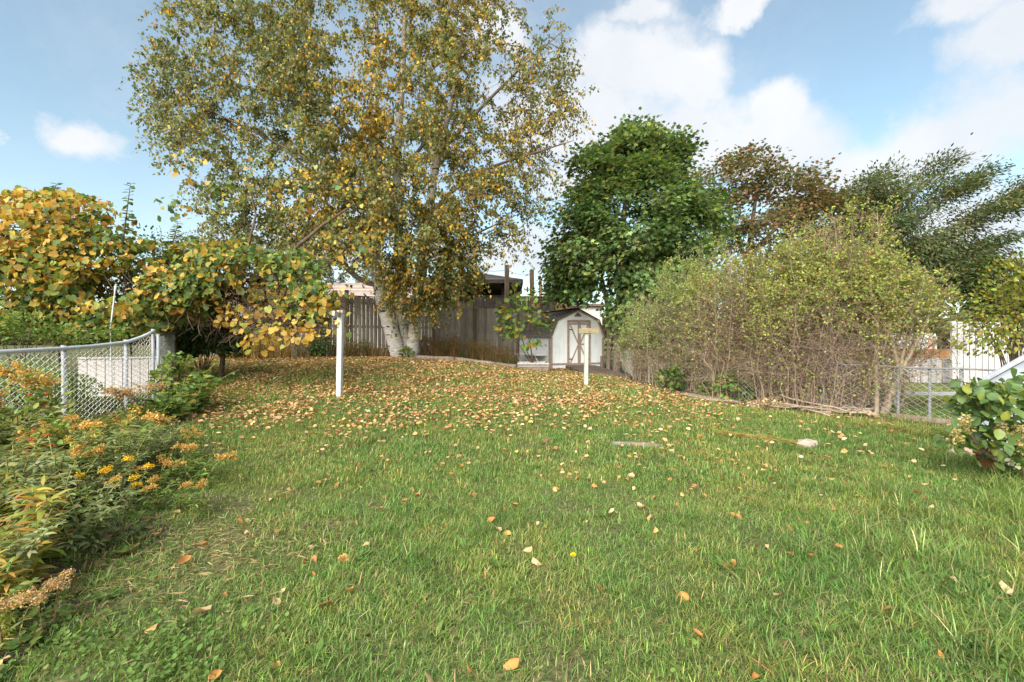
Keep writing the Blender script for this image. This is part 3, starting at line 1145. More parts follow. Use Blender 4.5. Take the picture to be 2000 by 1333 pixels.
def build_trees():
    rng = np.random.default_rng(31)
    # the green maple behind the shed ramp
    D = 17.8
    b = np.array([3.95, D, gzf(3.95, D)])
    k = D / FPX
    w = lambda px, py, d=D: W(px, py, d)
    limbs = [([b + [0, 0, -.1], w(1206, 640), w(1212, 560), w(1218, 440), w(1225, 320), w(1232, 265)], [.17, .14, .13, .10, .06, .02]),
             ([b + [-.28, .1, -.1], w(1190, 650, 18), w(1186, 590, 18), w(1165, 500, 18), w(1140, 400, 17.8)], [.10, .09, .08, .06, .02]),
             ([w(1214, 540), w(1260, 470), w(1310, 390), w(1330, 330)], [.08, .06, .04, .015]),
             ([w(1216, 480), w(1170, 400), w(1160, 330)], [.06, .05, .015])]
    att = []

    def lobe(n, px, py, dd, rx, ry, rz, sh=.55):
        att.append(ellip(rng, n, W(px, py, D + dd), (rx * k, ry, rz * k), sh))
    lobe(190, 1232, 432, 0, 124, 2.4, 106)
    lobe(70, 1240, 320, 0, 70, 1.4, 62, .3)
    lobe(30, 1236, 275, 0, 32, .7, 24, .1)
    lobe(26, 1312, 300, .2, 34, .7, 40, .1)
    lobe(80, 1140, 480, -.5, 62, 1.5, 95)
    lobe(50, 1118, 548, .5, 40, 1.2, 40)
    lobe(110, 1335, 465, .3, 72, 1.7, 112)
    lobe(60, 1270, 560, -.5, 72, 1.4, 55)
    lobe(40, 1165, 340, .3, 45, 1.0, 55, .2)
    lobe(46, 1290, 598, .3, 62, 1.1, 44, .1)
    lobe(16, 1222, 612, -.3, 24, .5, 34, .1)
    lobe(24, 1345, 560, .2, 44, 1.1, 60, .1)
    pal = [(4, (0.080, 0.136, 0.060)), (4, (0.118, 0.188, 0.080)), (2.5, (0.182, 0.248, 0.104)), (.9, (0.26, 0.285, 0.09))]
    leafy_tree('maple_tree', 'dense dark green maple standing right beside the white shed', b, limbs, np.concatenate(att), 41, 'maple', .15, pal, 58, .30, .48)
    # sprouting leaves on the trunk
    # the reddish maple in the yards behind
    D = 27.0
    k = D / FPX
    b = np.array([W(1470, 600, D)[0], D, 0.1])
    w = lambda px, py, d=D: W(px, py, d)
    limbs = [([b, w(1468, 560), w(1462, 500), w(1470, 430), w(1480, 360)], [.3, .24, .2, .14, .05]), ([w(1464, 520), w(1430, 450), w(1420, 380)], [.13, .1, .04]),
             ([w(1466, 500), w(1530, 430), w(1560, 370)], [.14, .1, .04]), ([w(1470, 540), w(1560, 480), w(1620, 430)], [.1, .07, .03])]
    att = []

    def lobe2(n, px, py, dd, rx, ry, rz, sh=.5):
        att.append(ellip(rng, n, W(px, py, D + dd), (rx * k, ry, rz * k), sh))
    lobe2(70, 1455, 350, 0, 62, 2.2, 48)
    lobe2(70, 1550, 385, .5, 75, 2.4, 55)
    lobe2(60, 1610, 430, .5, 60, 2.2, 60)
    lobe2(60, 1500, 460, -.5, 90, 2.4, 60)
    lobe2(30, 1420, 440, 0, 40, 1.5, 80, .3)
    lobe2(40, 1580, 500, 0, 70, 2, 40)
    lobe2(24, 1370, 380, 1, 40, 2, 50, .3)
    pal = [(4, (0.095, 0.112, 0.05)), (3, (0.145, 0.145, 0.07)), (2.2, (0.20, 0.115, 0.08)), (1.2, (0.28, 0.14, 0.09)), (1, (0.12, 0.16, 0.065))]
    leafy_tree('red_maple_tree', 'open crowned tree with bronze and olive leaves behind the hedge', b, limbs, np.concatenate(att), 51, 'maple', .17, pal, 46, .38, .5)
    # locust with long feathery boughs swept to the right
    D = 29.0
    k = D / FPX
    b = np.array([W(1730, 600, D)[0], D, 0.0])
    w = lambda px, py, d=D: W(px, py, d)
    limbs = [([b, w(1728, 560), w(1722, 500), w(1720, 430), w(1700, 370)], [.32, .27, .22, .14, .04]),
             ([w(1724, 500), w(1780, 430), w(1850, 370), w(1930, 325)], [.15, .11, .07, .02]), ([w(1722, 460), w(1760, 390), w(1800, 335), w(1850, 310)], [.12, .09, .06, .02]),
             ([w(1726, 530), w(1800, 480), w(1900, 420), w(1990, 365)], [.14, .11, .07, .02]), ([w(1727, 560), w(1820, 520), w(1900, 480), w(1970, 455)], [.12, .09, .06, .02]),
             ([w(1722, 480), w(1680, 420), w(1660, 360)], [.1, .07, .02])]
    att = []
    for (x0, y0, x1, y1) in [(1724, 505, 1930, 335), (1722, 470, 1860, 318), (1700, 440, 1740, 345), (1727, 535, 2010, 375), (1728, 560, 1985, 455), (1722, 490, 1640, 420), (1730, 575, 1930, 510), (1900, 440, 2060, 340)]:
        s = np.linspace(0, 1, 6)
        limbs.append(([w(x0 + (x1 - x0) * q, y0 + (y1 - y0) * q - 16 * math.sin(PI * q)) for q in s], np.linspace(.12, .025, 6)))
    for (x0, y0, x1, y1, n, th) in [(1700, 470, 1930, 335, 62, 26), (1700, 420, 1860, 318, 46, 24), (1640, 400, 1740, 345, 38, 28), (1740, 500, 2010, 375, 66, 26), (1760, 545, 1985, 455, 62, 26), (1640, 460, 1760, 430, 44, 34), (1830, 560, 1930, 500, 34, 30), (1940, 420, 2060, 340, 30, 26)]:
        s = rng.random(n)
        px = x0 + (x1 - x0) * s + rng.normal(0, 10, n)
        py = y0 + (y1 - y0) * s + rng.normal(0, th * .5, n) * (1 - .55 * s)
        d = D + rng.normal(0, 1.5, n)
        att.append(np.stack([(px - 1000) * d / FPX, d, CAMZ - (py - 666.5) * d / FPX], -1))
    pal = [(4, (0.060, 0.088, 0.046)), (4, (0.088, 0.118, 0.060)), (2, (0.135, 0.16, 0.075)), (.8, (0.19, 0.15, 0.07))]
    leafy_tree('locust_tree', 'feathery dark green tree with boughs swept to one side behind the hedge', b, limbs, np.concatenate(att + [ellip(rng, 80, W(1745, 490, D), (120 * k, 2.2, 55 * k), .3), ellip(rng, 50, W(1870, 520, D), (95 * k, 2.0, 45 * k), .3), ellip(rng, 36, W(1690, 420, D), (60 * k, 1.6, 50 * k), .3)]), 61, 'pinnate', .21, pal, 88, .52, .40, jit=.2, axis_bias=(.35, 0, .1))
    # dark trees beyond, at the far right end
    for (px, py, D, rx, rz, sd, lb, pl) in [(1960, 560, 24, 60, 46, 71, 'low dark green tree beyond the tall grey fence', [(4, (0.040, 0.062, 0.022)), (3, (0.065, 0.09, 0.032)), (1, (0.14, 0.12, 0.05))]),
                                            (1660, 520, 33, 110, 40, 72, 'dull green tree filling the gap under the bronze crown', [(4, (0.05, 0.06, 0.028)), (3, (0.085, 0.085, 0.045)), (1, (0.14, 0.09, 0.055))])]:
        k = D / FPX
        c = W(px, py, D)
        b = np.array([c[0], D, 0.0])
        att = ellip(rng, 90, c, (rx * k, 2.0, rz * k), .4)
        leafy_tree('background_tree', lb, b, [([b, c * [1, 1, .7] + [.2, 0, 0], c + [0, 0, .4]], [.2, .14, .05])], att, sd, 'oval', .22, pl, 40, .45, .6)
    # far trees on the left, over the roof and beyond the vines
    for (px, py, D, rx, rz, sd, nm, lb) in [(735, 532, 44, 42, 30, 81, 'background_tree', 'round grey green tree far behind the birch fork'),
                                            (300, 505, 30, 90, 34, 82, 'background_tree', 'dark green treetop just over the grape thicket'),
                                            (375, 492, 40, 46, 38, 85, 'background_tree', 'bare grey twiggy treetop past the grape thicket')]:
        k = D / FPX
        c = W(px, py, D)
        b = np.array([c[0], D, 0.0])
        att = ellip(rng, 70, c, (rx * k, 1.6, rz * k), .3)
        pl = [(3, (0.10, 0.115, 0.07)), (3, (0.15, 0.15, 0.10)), (1, (0.18, 0.15, 0.12))] if sd != 82 else [(3, (0.05, 0.075, 0.03)), (3, (0.08, 0.10, 0.045))]
        leafy_tree(nm, lb, b, [([b, c * [1, 1, .6], c + [0, 0, .6]], [.25, .18, .05])], att, sd, 'diamond', .2, pl, 26 if sd != 85 else 9, .5, .7, m=LEAF_DULL)
    # conifers showing between roof and limb
    nm = leaf_mat('needle', 0.1, 0.7, 0.15)
    for i, (px, top, D, lb) in enumerate([(645, 520, 50, 'slim grey conifer top left over the neighbour roof'), (668, 532, 52, 'shorter grey conifer top beside the slim one'), (700, 540, 48, 'ragged conifer top under the low birch limb')]):
        ztop = W(px, top, D)[2]
        b = np.array([W(px, top, D)[0], D, 0.0])
        root = empty('conifer_tree', b, lb, 'tree')
        tb = Tubes()
        tb.add([b, b + [0, 0, ztop]], [.16, .01], 6)
        tb.build('trunk', BARK, root)
        n = 2600
        z = ztop * (1 - rng.random(n) ** .6 * .75)
        a = rng.uniform(0, 2 * PI, n)
        rr = (ztop - z) * .30 * np.sqrt(rng.random(n)) * (.6 + .4 * np.sin(z * 7) ** 2)
        pos = np.stack([b[0] + rr * np.cos(a), D + rr * np.sin(a), z], -1)
        ax = np.stack([np.cos(a), np.sin(a), -.25 + 0 * a], -1)
        leaves('crown', pos, ax, np.tile([0, 0, 1.0], (n, 1)), rng.uniform(.25, .5, n), palette(rng, n, [(1, (0.06, 0.075, 0.05)), (1, (0.10, 0.105, 0.075))]), 'lance', nm, root, width=2.2)
    # a far belt of trees that closes the horizon
    n = 15000
    X = rng.uniform(-110, 110, n)
    Yd = 72 + rng.normal(0, 5, n) + 0.002 * X ** 2 * -1
    h = 4.2 + 1.2 * np.sin(X * .21) + 0.8 * np.sin(X * .57 + 1) + .5 * np.sin(X * 1.4)
    pos = np.stack([X, Yd, h * rng.random(n) ** .7], -1)
    o = leaves('treeline', pos, rnd_dir(rng, n), norm(rng.normal(0, .6, (n, 3)) + [0, -.4, .7]), rng.uniform(.8, 1.5, n), palette(rng, n, [(3, (0.05, 0.065, 0.03)), (2, (0.09, 0.09, 0.045)), (1, (0.16, 0.11, 0.06))]), 'oval', LEAF_DULL, None)
    tag(o, 'far off belt of trees behind all the yards', 'trees')


build_trees()


# ------------------------------------------------------------------ fences
GREYWOOD = wood_mat('weathered_fence_wood', (0.185, 0.146, 0.114), (0.49, 0.405, 0.33), (9, 9, 0.7), vary=0.28)
POSTWOOD = wood_mat('brown_post_wood', (0.11, 0.075, 0.05), (0.27, 0.19, 0.125), (9, 9, 0.6), vary=0.15)
SILVERWOOD = wood_mat('silver_grey_wood', (0.30, 0.275, 0.26), (0.58, 0.55, 0.52), (9, 9, 0.7), vary=0.22)
REDWOOD = wood_mat('stained_fence_wood', (0.20, 0.095, 0.035), (0.42, 0.22, 0.09), (9, 9, 0.7), vary=0.2)
DARKWOOD = wood_mat('dark_screen_wood', (0.045, 0.036, 0.031), (0.115, 0.09, 0.075), (9, 9, 0.7), vary=0.25)
RAMPWOOD = wood_mat('ramp_wood', (0.06, 0.043, 0.031), (0.16, 0.118, 0.085), (9, 9, 0.8), vary=0.25)
TIMBER = wood_mat('landscape_timber', (0.12, 0.085, 0.06), (0.32, 0.25, 0.19), (7, 7, 0.7), vary=0.2)
GALV = noise_mat('galvanised_steel', [(0.3, (0.24, 0.25, 0.26)), (0.7, (0.38, 0.39, 0.40))], 12, 0.6, spec=0.3, metal=0.1, bump_d=0.001)
RAILM = noise_mat('pale_grey_rail', [(0.3, (0.46, 0.47, 0.49)), (0.7, (0.62, 0.63, 0.65))], 12, 0.6, spec=0.3, metal=0.1, bump_d=0.001)
DULLM = noise_mat('dull_steel', [(0.3, (0.13, 0.13, 0.13)), (0.7, (0.24, 0.24, 0.24))], 12, 0.6, spec=0.3, bump_d=0.001)
WIREW = noise_mat('white_coated_wire', [(0.3, (0.60, 0.57, 0.53)), (0.7, (0.84, 0.82, 0.78))], 8, 0.5, bump_d=0.0005)
WIREG = noise_mat('grey_wire', [(0.3, (0.30, 0.30, 0.28)), (0.7, (0.52, 0.52, 0.49))], 8, 0.5, metal=0.2, bump_d=0.0005)
WHITEP = noise_mat('chipped_white_paint', [(0.30, (0.20, 0.175, 0.15)), (0.41, (0.48, 0.475, 0.45)), (0.7, (0.62, 0.62, 0.60))], 9, 0.7, mapping=(5, 5, 0.5))


def board_fence(name, label, A, B, zt, base, board_w, gap, m, post_m=None, posts=(), post_dims=(.1, .1), post_up=0.12, thick=0.022, rails=True, group=None, double=False, cap=True, steps=None, seed=0, part_name='board'):
    """A, B: ends in (x, y); zt: world height of the top; base: function giving the lower end"""
    rng = np.random.default_rng(seed)
    A, B = np.asarray(A, float), np.asarray(B, float)
    L = np.linalg.norm(B - A)
    u = (B - A) / L
    ang = math.atan2(u[1], u[0])
    nrm = np.array([u[1], -u[0]])
    root = empty(name, (A[0], A[1], base(0)), label, 'fence', group, rz=ang)
    z0 = root.location.z
    n = int(L / (board_w + gap))
    for i in range(n):
        s = (i + .5) * (board_w + gap)
        top = zt(s / L) if callable(zt) else zt
        bz = base(s / L)
        h = round((top - bz) * 50) / 50
        off = (-0.035 if double and i % 2 else 0.0)
        box(part_name, (board_w, thick, h), (s, off + rng.normal(0, .002), top - h / 2 - z0 + rng.normal(0, .006)), m, root, (rng.normal(0, .004), rng.normal(0, .004), rng.normal(0, .012)), .003)
    if rails:
        for f in (.12, .5, .9):
            t0, t1 = (zt(0), zt(1)) if callable(zt) else (zt, zt)
            b0 = base(0)
            z = b0 + (t0 - b0) * f
            box('rail', (L, .04, .09), (L / 2, .036, z - z0), post_m or m, root)
    if cap:
        segs = steps or [(0, 1)]
        for a, b in segs:
            t = (zt((a + b) / 2) if callable(zt) else zt)
            box('top_cap', ((b - a) * L, .09, .035), ((a + b) / 2 * L, 0, t + .019 - z0), post_m or m, root)
    for s in posts:
        top = (zt(s) if callable(zt) else zt) + post_up
        bz = base(s) - .1
        box('post', (post_dims[0], post_dims[1], top - bz), (s * L, -.068, (top + bz) / 2 - z0), post_m or m, root, bev=.008)
    return root, ang, L


FA, FB = np.array([-9.6, 15.1]), np.array([2.36, 24.0])


def fence_at(px):
    k = (px - 1000) / FPX
    # FA + t (FB - FA) on the sight line px
    d = FB - FA
    return (k * FA[1] - FA[0]) / (d[0] - k * d[1])


def ftop(t):
    p = FA + (FB - FA) * t
    if t < fence_at(765):
        return 3.09
    if t < fence_at(933):
        return 3.13
    return 2.93


tb_ = [fence_at(p) for p in (545, 612, 676, 765, 845, 926, 1010)]
board_fence('board_fence', 'long weathered grey wooden fence of upright boards behind the birch', FA, FB, ftop, lambda t: gzf(*(FA + (FB - FA) * t)) - .02, 0.142, 0.013, GREYWOOD, POSTWOOD,
            posts=[t for t in tb_], post_up=0.22, post_dims=(.13, .1), steps=[(0, tb_[3]), (tb_[3], fence_at(933)), (fence_at(933), 1)], seed=3)

# what stands beyond the board fence
def dark_screen():
    d = 24.6
    A, B = W(930, 600, d)[:2], W(1086, 600, d + .6)[:2]
    board_fence('screen_fence', 'dark stained upright board screen rising behind the grey fence', A, B, W(0, 579, d)[2], lambda t: 1.4, 0.13, 0.012, DARKWOOD, DARKWOOD, posts=(), seed=5)


dark_screen()


def slat_fence():
    d = 26.5
    root = empty('slat_fence', [W(1030, 590, d)[0], d, 0.4], 'reddish brown fence of level slats with a sloping top behind the shed', 'fence')
    x0, x1 = 0.0, 2.5
    for i in range(12):
        z = 1.55 + i * .165
        xs = x0 + max(0, (z + .4 - 2.9)) * 1.35
        if xs < x1 - .2:
            box('slat', (x1 - xs, .025, .125), ((xs + x1) / 2, 0, z + .6), REDWOOD, root)
    for x in (.06, 1.15, 2.44):
        box('post', (.09, .09, 3.6 if x > 1 else 2.9), (x, .06, 1.75 if x > 1 else 1.4), POSTWOOD, root)
    zt = W(0, 545, d)[2]
    p = empty('wooden_post', [W(1055, 600, d)[0], d - .25, .4], 'square brown post with flat cap before the reddish slat fence', 'post')
    box('shaft', (.17, .17, zt - .45), (0, 0, (zt - .45) / 2), REDWOOD, p, bev=.01)
    box('cap', (.24, .24, .05), (0, 0, zt - .42), REDWOOD, p, bev=.01)


slat_fence()

for (px, top, wpx, D, lb) in [(990, 518, 7.5, 23.4, 'taller bare wooden post standing up behind the fence'), (1040, 527, 7.5, 24.2, 'shorter leaning wooden post standing up behind the sapling')]:
    zt = W(px, top, D)[2]
    x = W(px, top, D)[0]
    p = empty('tall_post', [x, D, gzf(x, D)], lb, 'post')
    s = box('shaft', (.19, .19, zt - gzf(x, D)), (0, 0, (zt - gzf(x, D)) / 2), POSTWOOD, p, (0, .0 if px < 1000 else -.018, .3), .012)

tb = Tubes()
p1, p2, p3 = W(990, 528, 23.4), W(1040, 536, 24.2), W(930, 524, 30)
for a, b in ((p1, p2), (p3, p1)):
    s = np.linspace(0, 1, 12)
    q = a + (b - a) * s[:, None]
    q[:, 2] -= .12 * np.sin(PI * s)
    tb.add(q, .008, 4)
tag(tb.build('cable', noise_mat('black_cable', [(0, (.03, .03, .03)), (1, (.06, .06, .06))]), None), 'thin cable strung between the two tall posts', 'cable')


def shingle_mat(name, stops, sc=7.0):
    def f(t, m):
        tc = t.n('ShaderNodeTexCoord')
        n1 = t.noise(tc.outputs['Object'], sc, 5, 0.6)
        n2 = t.noise(tc.outputs['Object'], 60, 2)
        f1 = t.math('ADD', t.math('MULTIPLY', n1.outputs['Fac'], .6), t.math('MULTIPLY', n2.outputs['Fac'], .4))
        oi = t.n('ShaderNodeObjectInfo')
        c = t.vec('SCALE', t.ramp(f1, stops), t.math('ADD', t.math('MULTIPLY', oi.outputs['Random'], .5), .75))
        return principled(t, c, .95, .1, bump=n2.outputs['Fac'], bump_d=.004)
    return mat(name, f)


TANROOF = shingle_mat('tan_shingle', [(.35, (.24, .185, .15)), (.65, (.40, .32, .27))])
BRNROOF = shingle_mat('brown_shingle', [(.35, (.11, .085, .07)), (.65, (.22, .17, .14))])
SHEDROOF = shingle_mat('shed_shingle', [(.35, (.075, .062, .054)), (.65, (.19, .16, .138))])
PALEWALL = noise_mat('pale_siding', [(.3, (.62, .58, .52)), (.7, (.74, .70, .64))], 3, .8)
DARKIN = noise_mat('dark_stained_wood', [(.3, (.030, .024, .020)), (.7, (.075, .058, .046))], 5, .7)


def house():
    """a long low house behind the fence: wall, roof courses"""
    D = 33.0
    xl, xr = W(560, 0, D)[0], W(905, 0, D)[0]
    ze = W(0, 581, D)[2]
    zr = W(0, 553, D + 3.2)[2]
    root = empty('house', [(xl + xr) / 2, D, 0.4], 'low house with a tan shingle roof just over the grey fence', 'house')
    w = xr - xl
    box('wall', (w - .8, 6.0, ze - .5), (0, 3.4, (ze - .5) / 2), PALEWALL, root, bev=0)
    # two slopes laid in courses
    n = 9
    for side in (1, -1):
        for i in range(n):
            s0, s1 = i / n, (i + 1) / n
            y0, y1 = 3.4 - side * 3.5 * (1 - s0), 3.4 - side * 3.5 * (1 - s1)
            z0, z1 = ze + (zr - ze) * s0, ze + (zr - ze) * s1
            hip = 1 - .16 * s0
            ln = math.hypot(y1 - y0, z1 - z0) + .06
            box('shingle', (w * hip, ln, .035), (0, (y0 + y1) / 2, (z0 + z1) / 2 - .4 + .02 * (n - i) / n), TANROOF, root, (side * math.atan2(z1 - z0, abs(y1 - y0)) - side * .03, 0, 0), 0)
    box('gutter', (w, .12, .12), (0, -.16, ze - .48), PALEWALL, root)
    for x in (-2.5, 0.8, 3.0):
        f = box('window', (1.3, .06, 1.1), (x, .36, ze - 1.55), WHITEP, root)
        box('pane', (1.14, .02, .94), (0, -.035, 0), noise_mat('window_glass', [(0, (.04, .05, .06)), (1, (.09, .10, .12))], 2, .1, spec=.6, bump_d=0), f, bev=0)


house()


def gazebo():
    D = 28.0
    c = W(915, 560, D)
    ze, za = W(0, 553, D)[2], W(0, 524, D)[2]
    root = empty('gazebo', [c[0], D + 1.5, 0.6], 'open garden pavilion with a brown hipped roof and dark underside', 'gazebo')
    hw = 3.2
    z0 = root.location.z
    for k in range(4):
        a = k * PI / 2
        n = 7
        for i in range(n):
            s0, s1 = i / n, (i + 1) / n
            r0, r1 = hw * (1 - s0), hw * (1 - s1)
            h0, h1 = ze + (za - ze) * s0 - z0, ze + (za - ze) * s1 - z0
            V = np.array([(-r0, -r0, h0), (r0, -r0, h0), (r1, -r1, h1 + .012), (-r1, -r1, h1 + .012)])
            V = np.vstack([V, V - [0, 0, .05]])
            F = np.array([(0, 1, 2, 3), (7, 6, 5, 4), (0, 4, 5, 1), (2, 6, 7, 3), (1, 5, 6, 2), (3, 7, 4, 0)])
            c_, s_ = math.cos(a), math.sin(a)
            Rm = np.array([[c_, -s_, 0], [s_, c_, 0], [0, 0, 1]])
            part('shingle', V @ Rm.T, F, BRNROOF, root, world=False)
        x, y = hw * .86 * math.cos(a + PI / 4) * 1.35, hw * .86 * math.sin(a + PI / 4) * 1.35
        box('post', (.22, .22, ze - z0), (x * .8, y * .8, (ze - z0) / 2), PALEWALL if k == 2 else DARKIN, root, bev=.01)
        box('fascia', (hw * 2, .04, .2), (-math.sin(a) * 0 + math.sin(a) * hw, -math.cos(a) * hw, ze - z0 - .12), DARKIN, root, (0, 0, a))
    box('ceiling', (hw * 1.9, hw * 1.9, .04), (0, 0, ze - z0 - .05), DARKIN, root, bev=0)
    box('screen_wall', (hw * 1.8, .06, ze - z0 - .1), (0, hw * .8, (ze - z0) / 2), DARKIN, root, bev=0)
    box('deck', (hw * 1.9, hw * 1.9, .2), (0, 0, .8), DARKIN, root)
    # chairs seen as dark shapes on the deck
    for i, (x, lb) in enumerate([(-.6, 'dark lounge chair with curved back under the pavilion, nearer the fork of the birch'), (1.1, 'dark lounge chair with curved back under the pavilion, nearer the tall posts')]):
        ch = empty('patio_chair', root.location + Vector((x, -1.6, .9)), lb, 'chair')
        t1 = Tubes()
        for sx in (-.3, .3):
            t1.add(np.array([(sx, -.3, 0), (sx, -.28, .6), (sx, .1, .66), (sx * 1.05, .35, 1.3), (sx * .6, .42, 1.75)]), .03, 5)
            t1.add(np.array([(sx, .35, 0), (sx, .15, .4), (sx, -.25, .42)]), .03, 5)
        t1.build('frame', DARKIN, ch, world=False)
        box('seat', (.6, .6, .08), (0, .05, .44), DARKIN, ch)
        box('backrest', (.56, .06, 1.1), (0, .36, 1.1), DARKIN, ch, (-.2, 0, 0))


gazebo()

# white house wall glimpsed behind the shed
wl = empty('white_house', [W(1120, 0, 36)[0], 36, 0.2], 'white house wall glimpsed through the leaves beside the shed', 'house')
box('wall', (4.4, 5, 3.9), (0, 2.5, 1.9), PALEWALL, wl, bev=0)
box('roof', (5.0, 5.6, .18), (0, 2.5, 3.95), BRNROOF, wl)


# ------------------------------------------------------------------ wire fences
def chain_mesh(P, zb, zt, pitch, r, sides=3):
    """diamond wire fabric along a ground line P (x, y); zb, zt: lower and upper edge as functions of length"""
    P = np.asarray(P, float)
    L = np.r_[0, np.cumsum(np.linalg.norm(np.diff(P, axis=0), axis=1))]
    n = int(L[-1] / pitch)
    tb = Tubes()

    def at(s):
        s = np.clip(s, 0, L[-1])
        return np.stack([np.interp(s, L, P[:, 0]), np.interp(s, L, P[:, 1])], -1)
    for i in range(n):
        s0 = (i + .5) * pitch
        b, t = zb(s0), zt(s0)
        m = max(4, int((t - b) / (pitch * .62)))
        k = np.arange(m + 1)
        s = s0 + np.where((k + i) % 2 == 0, -pitch * .52, pitch * .52)
        xy = at(s)
        z = b + (t - b) * k / m + .006 * np.sin(s0 * 3 + k)
        bow = .012 * np.sin(s0 * 1.7) + .02 * np.sin(k / m * PI)
        T = norm(at(s0 + .1) - at(s0 - .1))
        N = np.array([T[1], -T[0]])
        xy = xy + N * (bow + np.where((k + i) % 2 == 0, r, -r))[:, None]
        tb.add(np.c_[xy, z], r, sides)
    return tb


def left_wire_fence():
    P = np.array([[-6.42, 2.6], [-6.5, 5.0], [-6.52, 6.8], [-6.5, 7.9], [-6.48, 8.5]])
    root = empty('wire_fence', [-6.5, 6.8, gzf(-6.5, 6.8)], 'white chain link fence with a galvanised top rail beside the flower border', 'fence')
    rail_px = [(-260, 700, 5.0), (0, 688, 5.96), (125, 681, 6.8), (180, 677, 7.27), (247, 669, 7.9), (272, 661, 8.15), (290, 653, 8.38), (300, 648, 8.5)]
    Q = np.array([W(*q) for q in rail_px])
    Q = np.vstack([[-6.42, 2.6, Q[0][2] - .02], Q])
    Ls = np.r_[0, np.cumsum(np.linalg.norm(np.diff(Q[:, :2], axis=0), axis=1))]
    t = Tubes()
    s = np.linspace(0, Ls[-1], 40)
    t.add(np.stack([np.interp(s, Ls, Q[:, k]) for k in range(3)], -1), .029, 10, caps=True)
    t.build('top_rail', RAILM, root)
    ztop = lambda s_: float(np.interp(s_, Ls, Q[:, 2]))

    def zbot(s_):
        x, y = np.interp(s_, Ls, Q[:, 0]), np.interp(s_, Ls, Q[:, 1])
        return gzf(x, y) + .04
    cm = chain_mesh(Q[:, :2], zbot, lambda a: ztop(a) - .01, .064, .0060)
    cm.build('wire_mesh', WIREW, root, smooth=False)
    for (px, d) in ((-300, 4.95), (125, 6.8), (247, 7.9), (300, 8.5)):
        x = W(px, 0, d)[0]
        zt = float(np.interp(d, Q[:, 1], Q[:, 2]))
        tt = Tubes()
        tt.add(np.array([(x - .03, d + .03, gzf(x, d) - .1), (x - .03, d + .03, zt + .01)]), .028, 8, caps=True)
        po = tt.build('post', GALV, root)
        tk = Tubes()
        tk.add(np.array([(x - .03, d + .03, zt - .04), (x - .03, d + .03, zt + .045)]), .034, 8, caps=True)
        off = tk.build('post_cap', GALV, root)
    # the run that goes on behind the corner
    r2 = empty('wire_fence', [-6.55, 8.75, gzf(-6.55, 8.75)], 'short brownish run of chain link fence past the corner post', 'fence')
    a, b = W(309, 655, 8.8), W(340, 650, 10.6)
    t = Tubes()
    t.add(np.array([a, b]), .022, 8, caps=True)
    t.build('top_rail', GALV, r2)
    Lq = np.linalg.norm(b[:2] - a[:2])
    cm = chain_mesh(np.array([a[:2], b[:2]]), lambda s_: gzf(*(a[:2] + (b[:2] - a[:2]) * s_ / Lq)) + .03, lambda s_: a[2] + (b[2] - a[2]) * s_ / Lq - .01, .064, .0032)
    cm.build('wire_mesh', WIREG, r2, smooth=False)
    for q in (a, b):
        tt = Tubes()
        tt.add(np.array([(q[0], q[1], gzf(q[0], q[1]) - .1), (q[0], q[1], q[2] + .02)]), .027, 8, caps=True)
        tt.build('post', GALV, r2)


left_wire_fence()


def right_wire_fence():
    pts = [re_[0][:2] + [.55, .3], re_[1][:2] + [.5, .2], re_[3][:2] + [.5, .25], re_[5][:2] + [.42, .25], G(1740, 818)[:2] + [.15, .1], G(1860, 832)[:2] + [.1, .1], G(1860, 832)[:2] + [2.4, -1.6]]
    P = np.array(pts)
    root = empty('wire_fence', [P[4][0], P[4][1], gzf(*P[4])], 'grey chain link fence running under the hedge on the right', 'fence')
    L = np.r_[0, np.cumsum(np.linalg.norm(np.diff(P, axis=0), axis=1))]
    at = lambda s: np.array([np.interp(s, L, P[:, 0]), np.interp(s, L, P[:, 1])])
    H = .93
    cm = chain_mesh(P, lambda s: gzf(*at(s)) + .06, lambda s: gzf(*at(s)) + H, .075, .0036)
    cm.build('wire_mesh', WIREW, root, smooth=False)
    s = np.linspace(0, L[-1], 60)
    t = Tubes()
    t.add(np.array([[*at(a), gzf(*at(a)) + H] for a in s]), .017, 7, caps=True)
    t.build('top_rail', DULLM, root)
    for a in np.r_[np.arange(.2, L[4] - 1, 2.2), L[4] + .05, (L[4] + L[5]) / 2 + .1, L[5] + .1, L[6] - .1]:
        q = at(a)
        tt = Tubes()
        tt.add(np.array([(q[0] + .03, q[1] + .03, gzf(*q) - .1), (q[0] + .03, q[1] + .03, gzf(*q) + H + .02)]), .022, 8, caps=True)
        tt.build('post', DULLM, root)
    # weathered kick boards lying along its foot
    for i, (p, q, lb) in enumerate([((1742, 817), (1800, 825), 'left one of two weathered boards at the wire fence foot'), ((1801, 826), (1862, 832), 'right one of two weathered boards at the wire fence foot')]):
        a, b = G(*p), G(*q)
        v = b - a
        o = box('edging_board', (np.linalg.norm(v), .05, .10), (a + b) / 2 + [0, 0, .045], TIMBER, None, (0, 0, math.atan2(v[1], v[0])))
        tag(o, lb, 'board', 'boards along the wire fence')


right_wire_fence()

